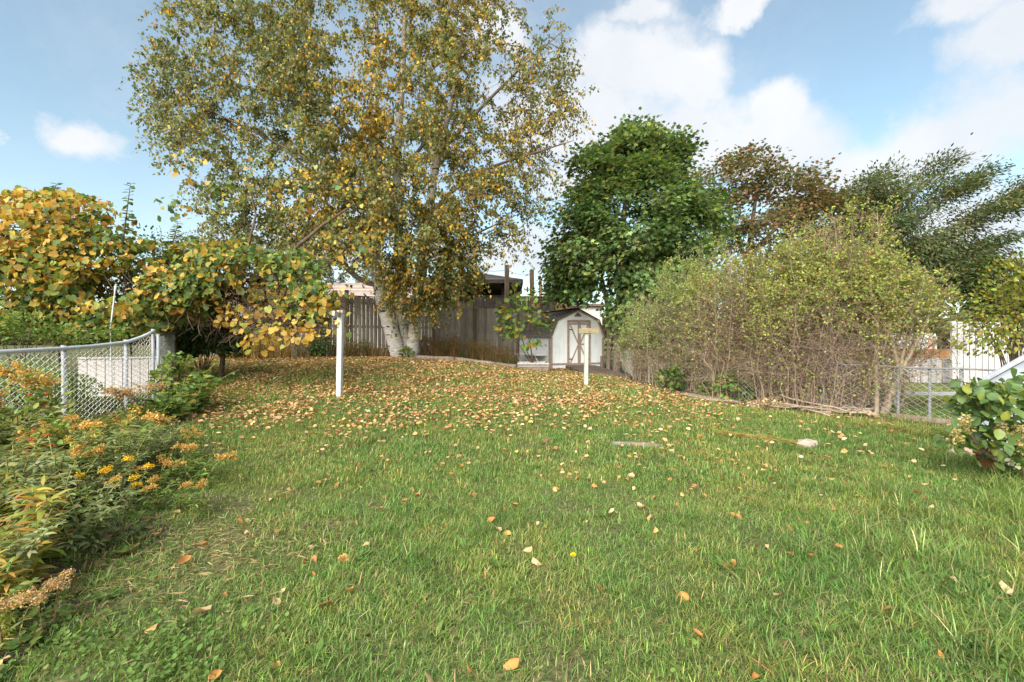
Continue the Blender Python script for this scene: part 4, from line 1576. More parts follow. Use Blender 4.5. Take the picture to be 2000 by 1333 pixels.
# neighbour's fences on the right
gbase = lambda z: (lambda t: z)
D1 = 15.5
board_fence('white_fence', 'whitewashed low board fence across the neighbour lawn', W(1500, 0, D1 + .8)[:2], W(2010, 0, D1 - .4)[:2], W(0, 700, D1)[2], gbase(-.12), .15, .012, SILVERWOOD, SILVERWOOD, double=True, cap=False, rails=True, seed=8)
board_fence('stained_fence', 'orange brown board fence showing over the whitewashed one', W(1660, 0, 18.6)[:2], W(1862, 0, 18.2)[:2], W(0, 682, 18.4)[2], gbase(-.1), .19, .0, REDWOOD, REDWOOD, double=True, cap=False, seed=9)
board_fence('tall_fence', 'tall grey white board fence with open gaps behind the yellow green shrub', W(1857, 0, 14.6)[:2], W(2080, 0, 14.2)[:2], W(0, 629, 14.5)[2], gbase(-.05), .145, .028, SILVERWOOD, SILVERWOOD, posts=(0.005,), post_up=.02, cap=False, seed=10)
# pale low roof far behind the hedge
hs = empty('bungalow', [W(1740, 0, 24)[0], 24, -.1], 'cream low house wall with pink edge behind the stained fence', 'house')
box('wall', (4.6, 3, 1.9), (0, 1.5, .95), PALEWALL, hs, bev=0)
for i in range(5):
    box('siding', (4.64, .03, .16), (0, -.02 - .004 * i, 1.0 + i * .17), PALEWALL, hs)
box('corner_trim', (.3, .06, .9), (2.0, -.06, 1.2), noise_mat('pink_brick', [(.3, (.45, .26, .2)), (.7, (.6, .38, .3))], 8), hs)

# a long grey trestle top lying in the neighbour's lawn, seen through the wire
tr = empty('garden_bench', [W(1815, 0, 10.2)[0], 10.2, -.03], 'long flat grey bench top on low legs behind the wire fence', 'bench')
zb = W(0, 769, 10.2)[2]
for k in range(3):
    box('slat', (2.1, .14, .035), (0, -.16 + k * .15, zb + .03), SILVERWOOD, tr)
for x in (-.85, .85):
    box('leg', (.07, .3, zb), (x, 0, zb / 2), SILVERWOOD, tr)

# pale boards behind the left wire mesh
pf = board_fence('picket_panel', 'low pinkish white board panel behind the left wire fence', (-8.5, 9.2), (-7.25, 9.7), W(0, 703, 8.9)[2], lambda t: gzf(-8, 9), .13, .012, noise_mat('pinkish_white_paint', [(.3, (.55, .49, .46)), (.7, (.72, .66, .63))], 6, .6), None, cap=True, seed=12)


# ------------------------------------------------------------------ the shed
def shed():
    fl = np.array([1.50, 18.45])
    ang = math.atan2(.42, 1.0)          # front runs away to the right
    zb = gzf(*fl) - .05
    Wd, Dp = 2.48, 3.0
    root = empty('garden_shed', [fl[0], fl[1], zb], 'white barn shaped garden shed with brown trim and dark shingle roof', 'shed', rz=ang)
    WALL = noise_mat('white_shed_paint', [(.25, (.60, .60, .57)), (.45, (.76, .76, .74)), (.7, (.82, .82, .80))], 3.2, .55, mapping=(2, 2, .5), bump_d=.002)
    TRIM = noise_mat('brown_trim_paint', [(.3, (.27, .185, .145)), (.7, (.40, .29, .235))], 6, .6, bump_d=.002)
    e, kx, kz, pz = 1.32, .30, 2.02, 2.44
    prof = [(0, .0), (Wd, .0), (Wd, e), (Wd - kx, kz), (Wd / 2, pz), (kx, kz), (0, e)]
    poly_prism('front_wall', prof, 0, .05, WALL, root)
    poly_prism('back_wall', prof, Dp - .05, Dp, WALL, root)
    box('side_wall', (.05, Dp - .1, e), (.026, Dp / 2, e / 2), WALL, root, bev=0)
    box('side_wall', (.05, Dp - .1, e), (Wd - .026, Dp / 2, e / 2), WALL, root, bev=0)
    # skirting band, trim round the gable
    box('skirt_band', (Wd * .99, .03, .07), (Wd / 2, -.016, .27), TRIM, root)
    box('skirt_band', (.03, Dp - .1, .07), (-.016, Dp / 2, .27), TRIM, root)
    for x in (.045, Wd - .045):
        box('corner_trim', (.09, .036, e - .02), (x, -.019, e / 2), TRIM, root)
    box('corner_trim', (.03, .09, e - .02), (-.016, .03, e / 2), TRIM, root)
    pts = [(0, e), (kx, kz), (Wd / 2, pz), (Wd - kx, kz), (Wd, e)]
    for (x0, z0), (x1, z1) in zip(pts[:-1], pts[1:]):
        ln = math.hypot(x1 - x0, z1 - z0)
        a = math.atan2(z1 - z0, x1 - x0)
        box('rake_trim', (ln + .03, .05, .065), ((x0 + x1) / 2, -.045, (z0 + z1) / 2 + .0), TRIM, root, (0, -a, 0))
        # roof in courses
        n = 6 if abs(a) > .9 else 7
        nx, nz = -math.sin(a), math.cos(a)
        if nz < 0:
            nx, nz = -nx, -nz
        for i in range(n):
            s0, s1 = i / n, (i + 1) / n
            up = z1 > z0
            k = i if up else n - 1 - i
            lap = .016
            cx, cz = x0 + (x1 - x0) * (s0 + s1) / 2, z0 + (z1 - z0) * (s0 + s1) / 2
            tilt = .045 if up else -.045
            box('shingle', (ln / n + .04, Dp + .2, .022), (cx + nx * .035, Dp / 2 - .03, cz + nz * .035), SHEDROOF, root, (0, -a + tilt, 0), 0)
    box('ridge_cap', (.26, Dp + .22, .03), (Wd / 2, Dp / 2 - .03, pz + .065), SHEDROOF, root)
    # doors: frame, two leaves with K braces
    dx0, dx1, dz0, dz1 = .80, 1.78, .18, 1.98
    box('door_frame', (.085, .05, dz1 - dz0), (dx0, -.028, (dz0 + dz1) / 2), TRIM, root)
    box('door_frame', (.085, .05, dz1 - dz0), (dx1, -.028, (dz0 + dz1) / 2), TRIM, root)
    box('door_frame', (dx1 - dx0 + .085, .054, .10), ((dx0 + dx1) / 2, -.03, dz1 + .0), TRIM, root)
    mid = (dx0 + dx1) / 2
    for s in (-1, 1):
        xa, xb = (dx0 + .045, mid - .004) if s < 0 else (mid + .004, dx1 - .045)
        w = xb - xa
        d = box('door', (w, .03, dz1 - dz0 - .06), ((xa + xb) / 2, -.016, (dz0 + dz1) / 2 - .03), WALL, root, bev=.003)
        h = dz1 - dz0 - .06
        box('stile', (.065, .022, h), (-s * (w / 2 - .034), -.026, 0), TRIM, d)
        for z in (h / 2 - .05, 0.0, -h / 2 + .05) if s > 0 else (h / 2 - .05, -h / 2 + .05):
            box('cross_rail', (w - .07, .02, .06), (s * .033, -.026, z), TRIM, d)
        lnb = math.hypot(w - .06, h / 2 - .08)
        a = math.atan2(h / 2 - .08, w - .06)
        for zz, sg in ((h / 4, 1), (-h / 4, -1)):
            box('brace', (lnb, .018, .055), (s * .02, -.025, zz), TRIM, d, (0, s * sg * -a if False else (-a if s * sg > 0 else a), 0))
        for z in (h / 2 - .28, -h / 2 + .28):
            box('hinge', (.14, .012, .035), (s * (w / 2 - .05), -.042, z), DARKIN, d, bev=.002)
        if s > 0:
            box('hasp', (.12, .02, .03), (-w / 2 - .01, -.042, -.02), GALV, d)
            box('sill_bracket', (.035, .03, .2), (w / 2 - .06, -.04, -h / 2 + .2), TRIM, d)
    # gable vent
    vt = poly_prism('vent', [(Wd / 2 - .19, 2.17), (Wd / 2 + .19, 2.17), (Wd / 2, 2.34)], -.03, -.001, TRIM, root)
    for i in range(3):
        lv = box('louvre', (.30 - i * .09, .012, .022), (Wd / 2, -.036, 2.19 + i * .042), DARKIN, vt, (.5, 0, 0))
    # drop down shelf on the side wall
    sh = empty('folding_shelf', np.array(root.matrix_basis @ Vector((-.28, 1.3, .62))), 'narrow white folding shelf fixed to the shed side behind the planter', 'shelf', rz=ang)
    box('shelf_top', (.5, 2.1, .035), (0, 0, 0), WALL, sh)
    for y in (-.9, .1, .9):
        box('bracket', (.035, .035, .62), (-.06, y, -.28), WALL, sh, (0, -.5, 0))
    # ramp of boards
    return root, ang, fl, zb


SHED, SANG, SFL, SZB = shed()


def shed_pt(x, y, z=0.0):
    c, s = math.cos(SANG), math.sin(SANG)
    return np.array([SFL[0] + c * x - s * y, SFL[1] + s * x + c * y, SZB + z])


def ramp():
    a = shed_pt(1.3, -.08, .20)
    b = np.array([3.35, 15.2, gzf(3.35, 15.2) + .03])
    v = b[:2] - a[:2]
    L = np.linalg.norm(v)
    root = empty('shed_ramp', [a[0], a[1], a[2] - .2], 'dark plank ramp sloping down from the shed doors', 'ramp', rz=math.atan2(v[1], v[0]))
    tilt = math.atan2(a[2] - b[2], L)
    n = int(L / .15)
    rng = np.random.default_rng(3)
    for i in range(n):
        s = (i + .5) / n
        box('plank', (.135, 1.24, .035), (L * s, rng.normal(0, .01), .2 - (a[2] - b[2]) * s), RAMPWOOD, root, (rng.normal(0, .006), tilt, rng.normal(0, .006)))
    for y in (-.6, .6):
        box('stringer', (L, .05, .13), (L / 2, y, .2 - (a[2] - b[2]) / 2 - .085), RAMPWOOD, root, (0, tilt, 0))


ramp()
q = shed_pt(2.15, -.35)
p = empty('short_post', [q[0], q[1], gzf(q[0], q[1])], 'short brown stake standing right of the shed doors', 'post')
box('shaft', (.09, .09, .62), (0, 0, .30), POSTWOOD, p, bev=.01)
# a coil of hose by the right corner of the shed
q = shed_pt(2.62, -.3)
t = Tubes()
for i in range(5):
    a = np.linspace(0, 2 * PI, 26)
    r = .19 + .012 * i
    t.add(np.stack([q[0] + r * np.cos(a) * .8, q[1] + .05 * i + r * np.cos(a) * .25, gzf(q[0], q[1]) + .22 + r * np.sin(a)], -1), .014, 5)
tag(t.build('garden_hose', noise_mat('dark_rubber', [(0, (.02, .03, .025)), (1, (.05, .06, .05))]), None), 'dark coil of garden hose leaning at the shed corner', 'hose')


def timbers():
    Z = lambda x, y: gzf(x, y)
    pts = [(-3.25, 15.55), (-1.95, 15.85), (-.55, 16.1), (.16, 15.95)]
    lbs = ['left end landscape timber edging the bed before the birch', 'middle landscape timber edging the bed, nearly level', 'short landscape timber sloping down to the planter']
    for (a, b), lb in zip(zip(pts[:-1], pts[1:]), lbs):
        va, vb = np.array([*a, Z(*a) + .075]), np.array([*b, Z(*b) + .075])
        t = Tubes()
        v = vb - va
        s = np.linspace(0, 1, 8)
        q = va + v * (s * .985 + .005)[:, None]
        t.add(q, .085 + .006 * np.sin(s * 9), 8, caps=True)
        tag(t.build('landscape_timber', TIMBER, None), lb, 'timber', 'timbers edging the bed')
    # planter of grey planks
    c = np.array([.72, 16.45])
    z = gzf(*c) - .02
    root = empty('planter_box', [c[0], c[1], z], 'low square planter of weathered grey planks beside the shed', 'planter')
    for k in range(2):
        zz = .09 + k * .145
        for y in (-.5, .5):
            box('plank', (1.06, .045, .135), (0, y, zz), SILVERWOOD if k else TIMBER, root)
        for x in (-.51, .51):
            box('plank', (.045, .94, .135), (x, 0, zz), TIMBER, root)
    box('plank', (1.12, .13, .03), (0, -.5, .245), TIMBER, root)
    box('soil', (.96, .94, .04), (0, 0, .2), SOIL, root, bev=0)


timbers()


# ------------------------------------------------------------------ clothesline posts
def clothes_posts():
    b = W(664, 776, 9.25)
    b[2] = gzf(b[0], b[1])
    H = W(0, 608, 9.25)[2] - b[2]
    root = empty('clothesline_post', b, 'white painted clothesline post with its crossbar seen end on', 'post', rz=R(-6))
    box('shaft', (.098, .098, H - .02), (0, 0, H / 2 - .03), WHITEP, root, (0, R(1.1), 0), .008)
    box('crossbar', (.045, .9, .10), (-.03, .02, H - .07), SILVERWOOD, root, (0, 0, R(14)), .006)
    box('crossbar_block', (.12, .11, .06), (.02, .0, H - .015), GREYWOOD, root)
    for y in (-.34, -.12, .16, .38):
        t = Tubes()
        a = np.linspace(0, PI * 1.5, 8)
        t.add(np.stack([-.06 + 0 * a - .02 * np.sin(a), y + .02 * np.cos(a), H - .135 + .02 * np.sin(a)], -1), .004, 5)
        t.build('hook', GALV, root, world=False)
    b = W(1145, 752, 12.4)
    b[2] = gzf(b[0], b[1])
    H = W(0, 640, 12.4)[2] - b[2]
    root = empty('clothesline_post', b, 'pale greenish clothesline post with a mossy wooden crossbar', 'post', rz=R(4))
    box('shaft', (.098, .098, H), (0, 0, H / 2 - .02), noise_mat('greenish_white_paint', [(.25, (.26, .27, .22)), (.45, (.40, .42, .36)), (.7, (.48, .50, .45))], 7, .6, mapping=(5, 5, .7)), root, (0, R(.5), 0), .008)
    MOSS = noise_mat('mossy_wood', [(.3, (.17, .13, .065)), (.55, (.30, .24, .13)), (.75, (.40, .36, .22))], 12, .9, mapping=(1, 4, 4))
    box('crossbar', (.535, .04, .135), (.055, -.072, H - .09), MOSS, root, (0, R(-1.5), 0), .006)
    t = Tubes()
    t.add(np.array([(.05, -.10, H - .09), (.05, -.12, H - .09)]), .014, 6, caps=True)
    t.build('bolt', GALV, root, world=False)
    for x in (-.18, -.07, .17, .28):
        t = Tubes()
        a = np.linspace(0, PI * 1.6, 8)
        t.add(np.stack([x + .02 * np.cos(a), -.105 + 0 * a, H - .16 + .02 * np.sin(a)], -1), .004, 5)
        t.build('hook', GALV, root, world=False)


clothes_posts()

# a slim white rod standing among the vines
a = W(219, 668, 8.6)
t = Tubes()
t.add(np.array([[a[0], a[1], gzf(a[0], a[1])], W(216, 640, 8.6), W(226, 556, 8.65)]), .011, 6, caps=True)
tag(t.build('garden_stake', WHITEP, None), 'slim white rod standing up before the grape thicket', 'stake')


# ------------------------------------------------------------------ things lying on the lawn
def stones():
    q = G(1248, 872)
    rng = np.random.default_rng(2)
    th = np.linspace(0, 2 * PI, 15)[:-1]
    r = np.stack([.44 * np.cos(th) * (1 + .08 * rng.normal(0, 1, 14)), .17 * np.sin(th) * (1 + .1 * rng.normal(0, 1, 14))], -1)
    V = np.vstack([np.c_[r, np.full(14, .055)], np.c_[r * 1.06, np.full(14, -.04)], [[0, 0, .07]]])
    F = [(i, (i + 1) % 14, 28) for i in range(14)] + [(i, i + 14, (i + 1) % 14 + 14) for i in range(14)] + [(i, (i + 1) % 14 + 14, (i + 1) % 14) for i in range(14)]
    c, s = math.cos(-.22), math.sin(-.22)
    V = (V * [.78, .62, .8]) @ np.array([[c, -s, 0], [s, c, 0], [0, 0, 1]]).T + q
    STONE = noise_mat('grey_brown_stone', [(.3, (.15, .12, .09)), (.7, (.27, .23, .18))], 9, .9, bump_d=.01)
    tag(part('stone_slab', V, np.array(F), STONE, None), 'flat grey brown stone slab sunk in the lawn', 'stone')
    q = G(1576, 874)
    bm = bmesh.new()
    bmesh.ops.create_icosphere(bm, subdivisions=2, radius=1)
    for v in bm.verts:
        v.co = Vector((v.co.x * .15, v.co.y * .10, v.co.z * .075)) * (1 + .15 * math.sin(v.co.x * 7 + v.co.y * 5))
    me = bpy.data.meshes.new('pale_rock')
    bm.to_mesh(me)
    bm.free()
    me.materials.append(noise_mat('pale_stone', [(.3, (.30, .23, .18)), (.7, (.44, .37, .31))], 9, .9, bump_d=.01))
    tag(link('pale_rock', me, None, q + [0, 0, .04], (0, 0, .3)), 'pale pinkish rock at the end of the straw strip', 'rock')
    # straw coloured strip of flattened grass
    rng = np.random.default_rng(5)
    a, b = G(1395, 849), G(1552, 872)
    n = 260
    s = rng.random(n)
    P = a + (b - a) * s[:, None] + np.c_[rng.normal(0, .05, (n, 2)), np.zeros(n)]
    P[:, 2] = gz(P[:, 0], P[:, 1]) + rng.uniform(.02, .055, n)
    v = norm(b - a)
    ax = norm(v + rng.normal(0, .25, (n, 3)) * [1, 1, .4])
    o = leaves('straw', P, ax, np.tile([0, 0, 1.0], (n, 1)), rng.uniform(.12, .25, n), palette(rng, n, [(2, (.42, .33, .12)), (1, (.5, .42, .2))]), 'lance', LEAF_DULL, None, width=.45)
    tag(o, 'thin strip of yellow straw lying on the lawn', 'straw')
    # heap of wood chips
    q = G(1530, 800)
    n = 1600
    a_, r_ = rng.uniform(0, 2 * PI, n), np.sqrt(rng.random(n))
    P = np.stack([q[0] + .55 * r_ * np.cos(a_), q[1] + .32 + .34 * r_ * np.sin(a_), 0 * r_], -1)
    P[:, 2] = gz(P[:, 0], P[:, 1]) + .02 + .17 * (1 - r_ ** 1.5)
    o = leaves('wood_chips', P, rnd_dir(rng, n), rnd_dir(rng, n) * .5 + [0, 0, 1], rng.uniform(.035, .07, n), palette(rng, n, [(2, (.40, .31, .25)), (2, (.28, .20, .155)), (1, (.52, .44, .37))]), 'dry', LEAF_DULL, None)
    tag(o, 'small heap of pale wood chips under the hedge', 'wood chips')
    hs = part('chip_core', np.vstack([np.c_[q[0] + .5 * np.cos(th), q[1] + .32 + .3 * np.sin(th), gz(q[0] + .5 * np.cos(th), q[1] + .32 + .3 * np.sin(th))], [[q[0], q[1] + .32, q[2] + .16]]]), np.array([(i, (i + 1) % 14, 14) for i in range(14)]), CHIP, o)


stones()


# ------------------------------------------------------------------ grape vines
VINEPAL_Y = [(4, (0.52, 0.345, 0.09)), (2.4, (0.45, 0.27, 0.065)), (2, (0.55, 0.40, 0.15)), (1.2, (0.34, 0.20, 0.08)), (2.4, (0.30, 0.32, 0.10))]
VINEPAL_G = [(4, (0.12, 0.19, 0.065)), (3, (0.20, 0.26, 0.08)), (1.5, (0.085, 0.135, 0.075)), (1.2, (0.40, 0.31, 0.065))]


def leaf_parts(name, root, pos, axs, nrs, sizes, meshes, pick):
    """each large leaf an object of its own, all sharing a few meshes"""
    off = np.array(root.location)
    a = norm(axs)
    n = norm(nrs - (nrs * a).sum(-1, keepdims=True) * a)
    b = np.cross(n, a)
    for i in range(len(pos)):
        o = bpy.data.objects.new(name, meshes[pick[i]])
        COL.objects.link(o)
        o.parent = root
        M = Matrix(((a[i][0], b[i][0], n[i][0]), (a[i][1], b[i][1], n[i][1]), (a[i][2], b[i][2], n[i][2])))
        o.matrix_local = Matrix.Translation(Vector(pos[i] - off)) @ M.to_4x4() @ Matrix.Scale(float(sizes[i]), 4)


def one_leaf(shape, col, m, rng, width=1.0, curl=.05):
    V, F, k = leaf_geo(np.zeros((1, 3)), np.array([[1.0, 0, 0]]), np.array([[0, 0, 1.0]]), 1.0, shape, width)
    V[:, 2] += curl * rng.normal(0, 1, len(V))
    c = np.clip(np.array(col) * np.exp(rng.normal(0, .07, (k, 1))), .01, .8)
    return np_mesh('leaf', V, F, m, c)


def tangle(rng, n, fc, rr, L=1.2):
    """dry bent stems inside a thicket"""
    tb = Tubes()
    for i in range(n):
        p = fc(rng)
        d = norm(rng.normal(0, 1, 3) * [1, .6, .9])
        pts = [p]
        for k in range(5):
            d = norm(d + rng.normal(0, .45, 3) + [0, 0, -.12])
            pts.append(pts[-1] + d * L / 5 * rng.uniform(.6, 1.4))
        r = rng.uniform(*rr)
        tb.add(np.array(pts), np.linspace(r, r * .5, 6), 4)
    return tb


def vine(name, label, blobs, n_leaf, seed, size, yellow, n_parts, n_stem, fringe=None, support=None, gap=-.6):
    rng = np.random.default_rng(seed)
    cs = np.array([b[0] for b in blobs])
    base = np.array([cs[0][0], cs[0][1], gzf(cs[0][0], cs[0][1])])
    root = empty(name, base, label, 'vine')
    wts = np.array([b[1][0] * b[1][2] for b in blobs])
    pick = rng.choice(len(blobs), n_leaf, p=wts / wts.sum())
    rad = np.array([b[1] for b in blobs])
    d = rnd_dir(rng, n_leaf)
    d[:, 1] = np.where(rng.random(n_leaf) < .7, -np.abs(d[:, 1]), d[:, 1])
    u = 1 - .34 * rng.random(n_leaf) ** 1.6
    u += .16 * lump(cs[pick] + d * rad[pick], 2.2, seed) + .10 * lump(cs[pick] + d * rad[pick], 5.5, seed)
    pos = cs[pick] + d * rad[pick] * u[:, None]
    nb = len(pos)
    if fringe is not None:
        pos = np.vstack([pos, fringe(rng)])
        d = np.vstack([d, np.tile([0, -1.0, .1], (len(pos) - len(d), 1))])
    keep = (pos[:, 2] > gz(pos[:, 0], pos[:, 1]) + .12) & ((lump(pos, 1.9, seed + 3.0) + .45 * lump(pos, 5.0, seed) > gap) | (np.arange(len(pos)) >= nb))
    pos, d = pos[keep], d[keep]
    n = len(pos)
    ax = norm(rng.normal(0, .75, (n, 3)) + np.array([0, -.25, -.7]))
    nr = norm(d * .6 + rng.normal(0, .75, (n, 3)) + np.array([0, -.2, .5]))
    y = yellow + np.where(np.arange(n) >= n - (len(keep) - nb), .22, 0) + .45 * lump(pos, 1.25, seed * 1.3) + .25 * rng.normal(0, 1, n)
    cy, cg = palette(rng, n, VINEPAL_Y, .15), palette(rng, n, VINEPAL_G, .15)
    col = np.where((y > .5)[:, None], cy, cg)
    sz = size * np.exp(np.clip(rng.normal(0, .27, n), -.6, .42))
    # the leaves that show largest become parts of their own
    front = -(pos[:, 1]) + .6 * rng.random(n)
    o = np.argsort(-(sz / pos[:, 1]) * (u.mean() if False else 1) - .012 * (front > np.quantile(front, .75)))
    a, b = o[:n_parts], o[n_parts:]
    leaves('foliage', pos[b], ax[b], nr[b], sz[b], col[b], 'grape', LEAF, root)
    ms = [one_leaf('grape', c[1], LEAF, rng) for c in VINEPAL_Y] + [one_leaf('grape', c[1], LEAF, rng) for c in VINEPAL_G]
    cc = np.array([c[1] for c in VINEPAL_Y + VINEPAL_G])
    pk = np.array([int(((cc - col[i]) ** 2).sum(1).argmin()) for i in a])
    leaf_parts('leaf', root, pos[a], ax[a], nr[a], sz[a], ms, pk)

    def inner(r):
        k = r.choice(len(blobs), p=wts / wts.sum())
        return cs[k] + rnd_dir(r, 1)[0] * rad[k] * r.random() ** .33 * .62 - [0, 0, .25 * rad[k][2]]
    tb = tangle(rng, n_stem, inner, (.004, .013), .9)
    tb.build('stems', TWIG, root, kind='stuff')
    if support:
        for pts, rr in support:
            t = Tubes()
            t.add(np.array(pts), rr, 7)
            t.build('stem', TWIG, root)
    return root


def fl(px, py, d, r):
    return (W(px, py, d), r)


def build_vines():
    # the big thicket behind the wire fence
    bl = [fl(60, 470, 9.6, (1.7, 1.1, 1.0)), fl(30, 560, 9.2, (1.7, 1.0, .9)), fl(180, 520, 9.6, (1.5, 1.0, .85)), fl(280, 560, 9.8, (1.2, .9, .70)),
          fl(-120, 500, 9.6, (1.9, 1.2, 1.3)), fl(140, 430, 10.2, (1.0, .9, .55)), fl(200, 600, 9.4, (1.6, .8, .75)), fl(340, 545, 10.0, (.9, .8, .50)), fl(300, 505, 10.2, (.7, .7, .4)), fl(330, 575, 9.5, (.75, .5, .42)), fl(385, 560, 9.7, (.6, .5, .42))]
    vine('grape_vine', 'wide yellow and green grape thicket heaped behind the wire fence', bl, 15500, 91, .094, .42, 300, 700, gap=-.56)
    # the part that climbs the leaning limb and hangs over the lawn
    bl = [fl(470, 535, 10.2, (1.0, .8, .68)), fl(560, 560, 10.2, (.75, .7, .70)), fl(420, 590, 10.0, (.8, .6, .50)), fl(600, 520, 10.8, (.45, .6, .35)), fl(540, 610, 9.8, (.85, .5, .48)), fl(390, 510, 10.6, (.7, .6, .45)), fl(620, 585, 9.7, (.42, .4, .42))]

    def fringe(rng):
        out = []
        for (x, y0, y1, d) in [(430, 590, 640, 9.7), (470, 600, 650, 9.6), (510, 600, 672, 9.5), (530, 620, 680, 9.4), (556, 590, 668, 9.4), (590, 560, 640, 9.4), (612, 560, 622, 9.3), (640, 540, 640, 9.5), (655, 570, 660, 9.35), (600, 640, 672, 9.3), (490, 640, 690, 9.6),
                               (350, 290, 420, 11.2), (330, 380, 430, 10.8), (380, 300, 460, 11.2), (420, 330, 420, 11.2), (470, 320, 420, 11.4), (520, 300, 400, 11.2), (570, 350, 430, 11.2), (600, 320, 440, 11.0), (660, 420, 520, 10.4), (700, 440, 520, 10.4), (690, 350, 420, 11)]:
            m = 30 if y0 > 480 else 16
            px = x + rng.normal(0, 17, m)
            py = rng.uniform(y0, y1, m)
            dd = d + rng.normal(0, .18, m)
            out.append(np.stack([(px - 1000) * dd / FPX, dd, CAMZ - (py - 666.5) * dd / FPX], -1))
        return np.concatenate(out)
    sup = [([W(430, 690, 11.2) * [1, 1, 0] + [0, 0, .3], W(440, 640, 11), W(490, 570, 10.6), W(560, 500, 10.5), W(630, 440, 10.8), W(690, 400, 11.2)], np.array([.06, .055, .05, .045, .035, .02])),
           ([W(350, 560, 10.6), W(440, 550, 10.4), W(540, 540, 10.3), W(640, 520, 10.2)], np.array([.03, .028, .025, .012])),
           ([W(470, 590, 10.6), W(480, 500, 11), W(500, 420, 11.4), W(480, 340, 11.6)], np.array([.04, .035, .025, .012])),
           ([W(360, 575, 10.2), W(430, 572, 10.0), W(520, 560, 9.9)], np.array([.02, .02, .012]))]
    vine('grape_vine', 'yellow leaved grape vine draped over the limb and hanging above the lawn', bl, 3700, 95, .106, .44, 300, 800, fringe, sup, gap=-.40)


build_vines()


def simple_bush(name, label, cat, base, blobs, n, seed, shape, size, pal, stems=14, kind_leaf=LEAF, group=None, parts=0, stem_r=(.004, .012), upright=.4):
    rng = np.random.default_rng(seed)
    base = np.asarray(base, float)
    root = empty(name, base, label, cat, group)
    cs = np.array([b[0] for b in blobs], float)
    rad = np.array([b[1] for b in blobs], float)
    w = rad[:, 0] * rad[:, 2]
    pick = rng.choice(len(blobs), n, p=w / w.sum())
    d = rnd_dir(rng, n)
    pos = cs[pick] + d * rad[pick] * (rng.random((n, 1)) ** .4)
    pos = pos[pos[:, 2] > gz(pos[:, 0], pos[:, 1]) + .02]
    m = len(pos)
    d = norm(pos - cs.mean(0))
    ax = norm(d + rng.normal(0, .5, (m, 3)) + [0, 0, -.2])
    nr = norm(rng.normal(0, .45, (m, 3)) + d * .4 + [0, -.2, .8])
    leaves('foliage', pos, ax, nr, rng.uniform(size * .65, size * 1.25, m), palette(rng, m, pal, .2), shape, kind_leaf, root)
    tb = Tubes()
    for i in range(stems):
        t = pos[rng.integers(m)]
        mid = base + (t - base) * [.35, .35, .6]
        s = np.array([base + rng.normal(0, .05, 3) * [1, 1, 0], mid, t])
        r = rng.uniform(*stem_r)
        tb.add(s, np.array([r, r * .8, r * .4]), 5)
    if tb.n:
        tb.build('stems', TWIG, root, kind='stuff')
    return root


def gpt(px, d):
    x = (px - 1000) * d / FPX
    return np.array([x, d, gzf(x, d)])


DKG = [(4, (0.036, 0.074, 0.034)), (4, (0.055, 0.100, 0.042)), (1.5, (0.085, 0.135, 0.052))]
MIDG = [(4, (0.060, 0.115, 0.036)), (3, (0.095, 0.155, 0.048)), (1, (0.17, 0.20, 0.06))]
LTG = [(4, (0.12, 0.20, 0.062)), (3, (0.17, 0.25, 0.085)), (1, (0.27, 0.26, 0.075))]

simple_bush('evergreen_shrub', 'dark evergreen shrub in the corner under the hanging vine', 'shrub', gpt(395, 11.2), [(W(375, 645, 11.2), (.70, .5, .62)), (W(425, 645, 11.0), (.62, .45, .58)), (W(395, 612, 11.3), (.6, .5, .5)), (W(352, 672, 11), (.45, .4, .4)), (W(455, 668, 10.9), (.35, .35, .36))], 6500, 101, 'oval', .09, DKG, 20)
simple_bush('leafy_shrub', 'light green leafy shrub leaning on the wire fence corner', 'shrub', gpt(345, 8.6), [(W(345, 712, 8.6), (.28, .3, .22)), (W(372, 752, 8.3), (.22, .25, .20)), (W(345, 780, 8.0), (.32, .3, .2)), (W(320, 745, 8.2), (.2, .2, .24)), (W(385, 735, 8.3), (.12, .15, .12))], 560, 102, 'grape', .085, LTG, 12)
simple_bush('leafy_shrub', 'pale green weedy shrub rising behind the rail at the left edge', 'shrub', gpt(40, 7.4), [(W(30, 640, 7.4), (.62, .3, .30)), (W(130, 655, 7.8), (.5, .3, .2)), (W(-60, 640, 7.2), (.6, .3, .4)), (W(215, 650, 8.4), (.35, .3, .16)), (W(50, 740, 7.3), (.7, .25, .35)), (W(140, 760, 7.7), (.5, .25, .3))], 3600, 103, 'oval', .055, LTG, 34)
# tall shoots over the thicket
for (px, yb, yt, d, lb, pl) in [(245, 480, 358, 9.4, 'tall leafy green shoot standing above the grape thicket against the sky', MIDG), (338, 500, 434, 10.5, 'shorter leafy green shoot beside the tall one', MIDG), (100, 420, 360, 9.6, 'small sprig topping the grape thicket at the left', DKG)]:
    rng = np.random.default_rng(px)
    a, b = W(px - 6, yb, d), W(px + 10, yt, d)
    root = empty('leafy_shoot', [a[0], d, gzf(a[0], d)], lb, 'plant')
    t = Tubes()
    s = np.linspace(0, 1, 8)
    c = a + (b - a) * s[:, None]
    t.add(np.vstack([[a[0], d + .3, gzf(a[0], d)], c]), np.linspace(.02, .004, 9), 5)
    t.build('stem', TWIG, root)
    n = 40
    u = np.repeat(np.linspace(0.05, 1, n // 2), 2)
    P = a + (b - a) * u[:, None]
    sg = np.where(np.arange(n) % 2 == 0, 1, -1)
    ax = np.stack([sg * (1 + .2 * rng.normal(0, 1, n)), rng.normal(0, .5, n), rng.normal(-.05, .2, n)], -1)
    leaves('foliage', P, ax, np.tile([0, -.5, 1.0], (n, 1)) + rng.normal(0, .25, (n, 3)), rng.uniform(.13, .2, n) * (1.1 - .45 * u), palette(rng, n, pl, .15), 'oval', LEAF, root)


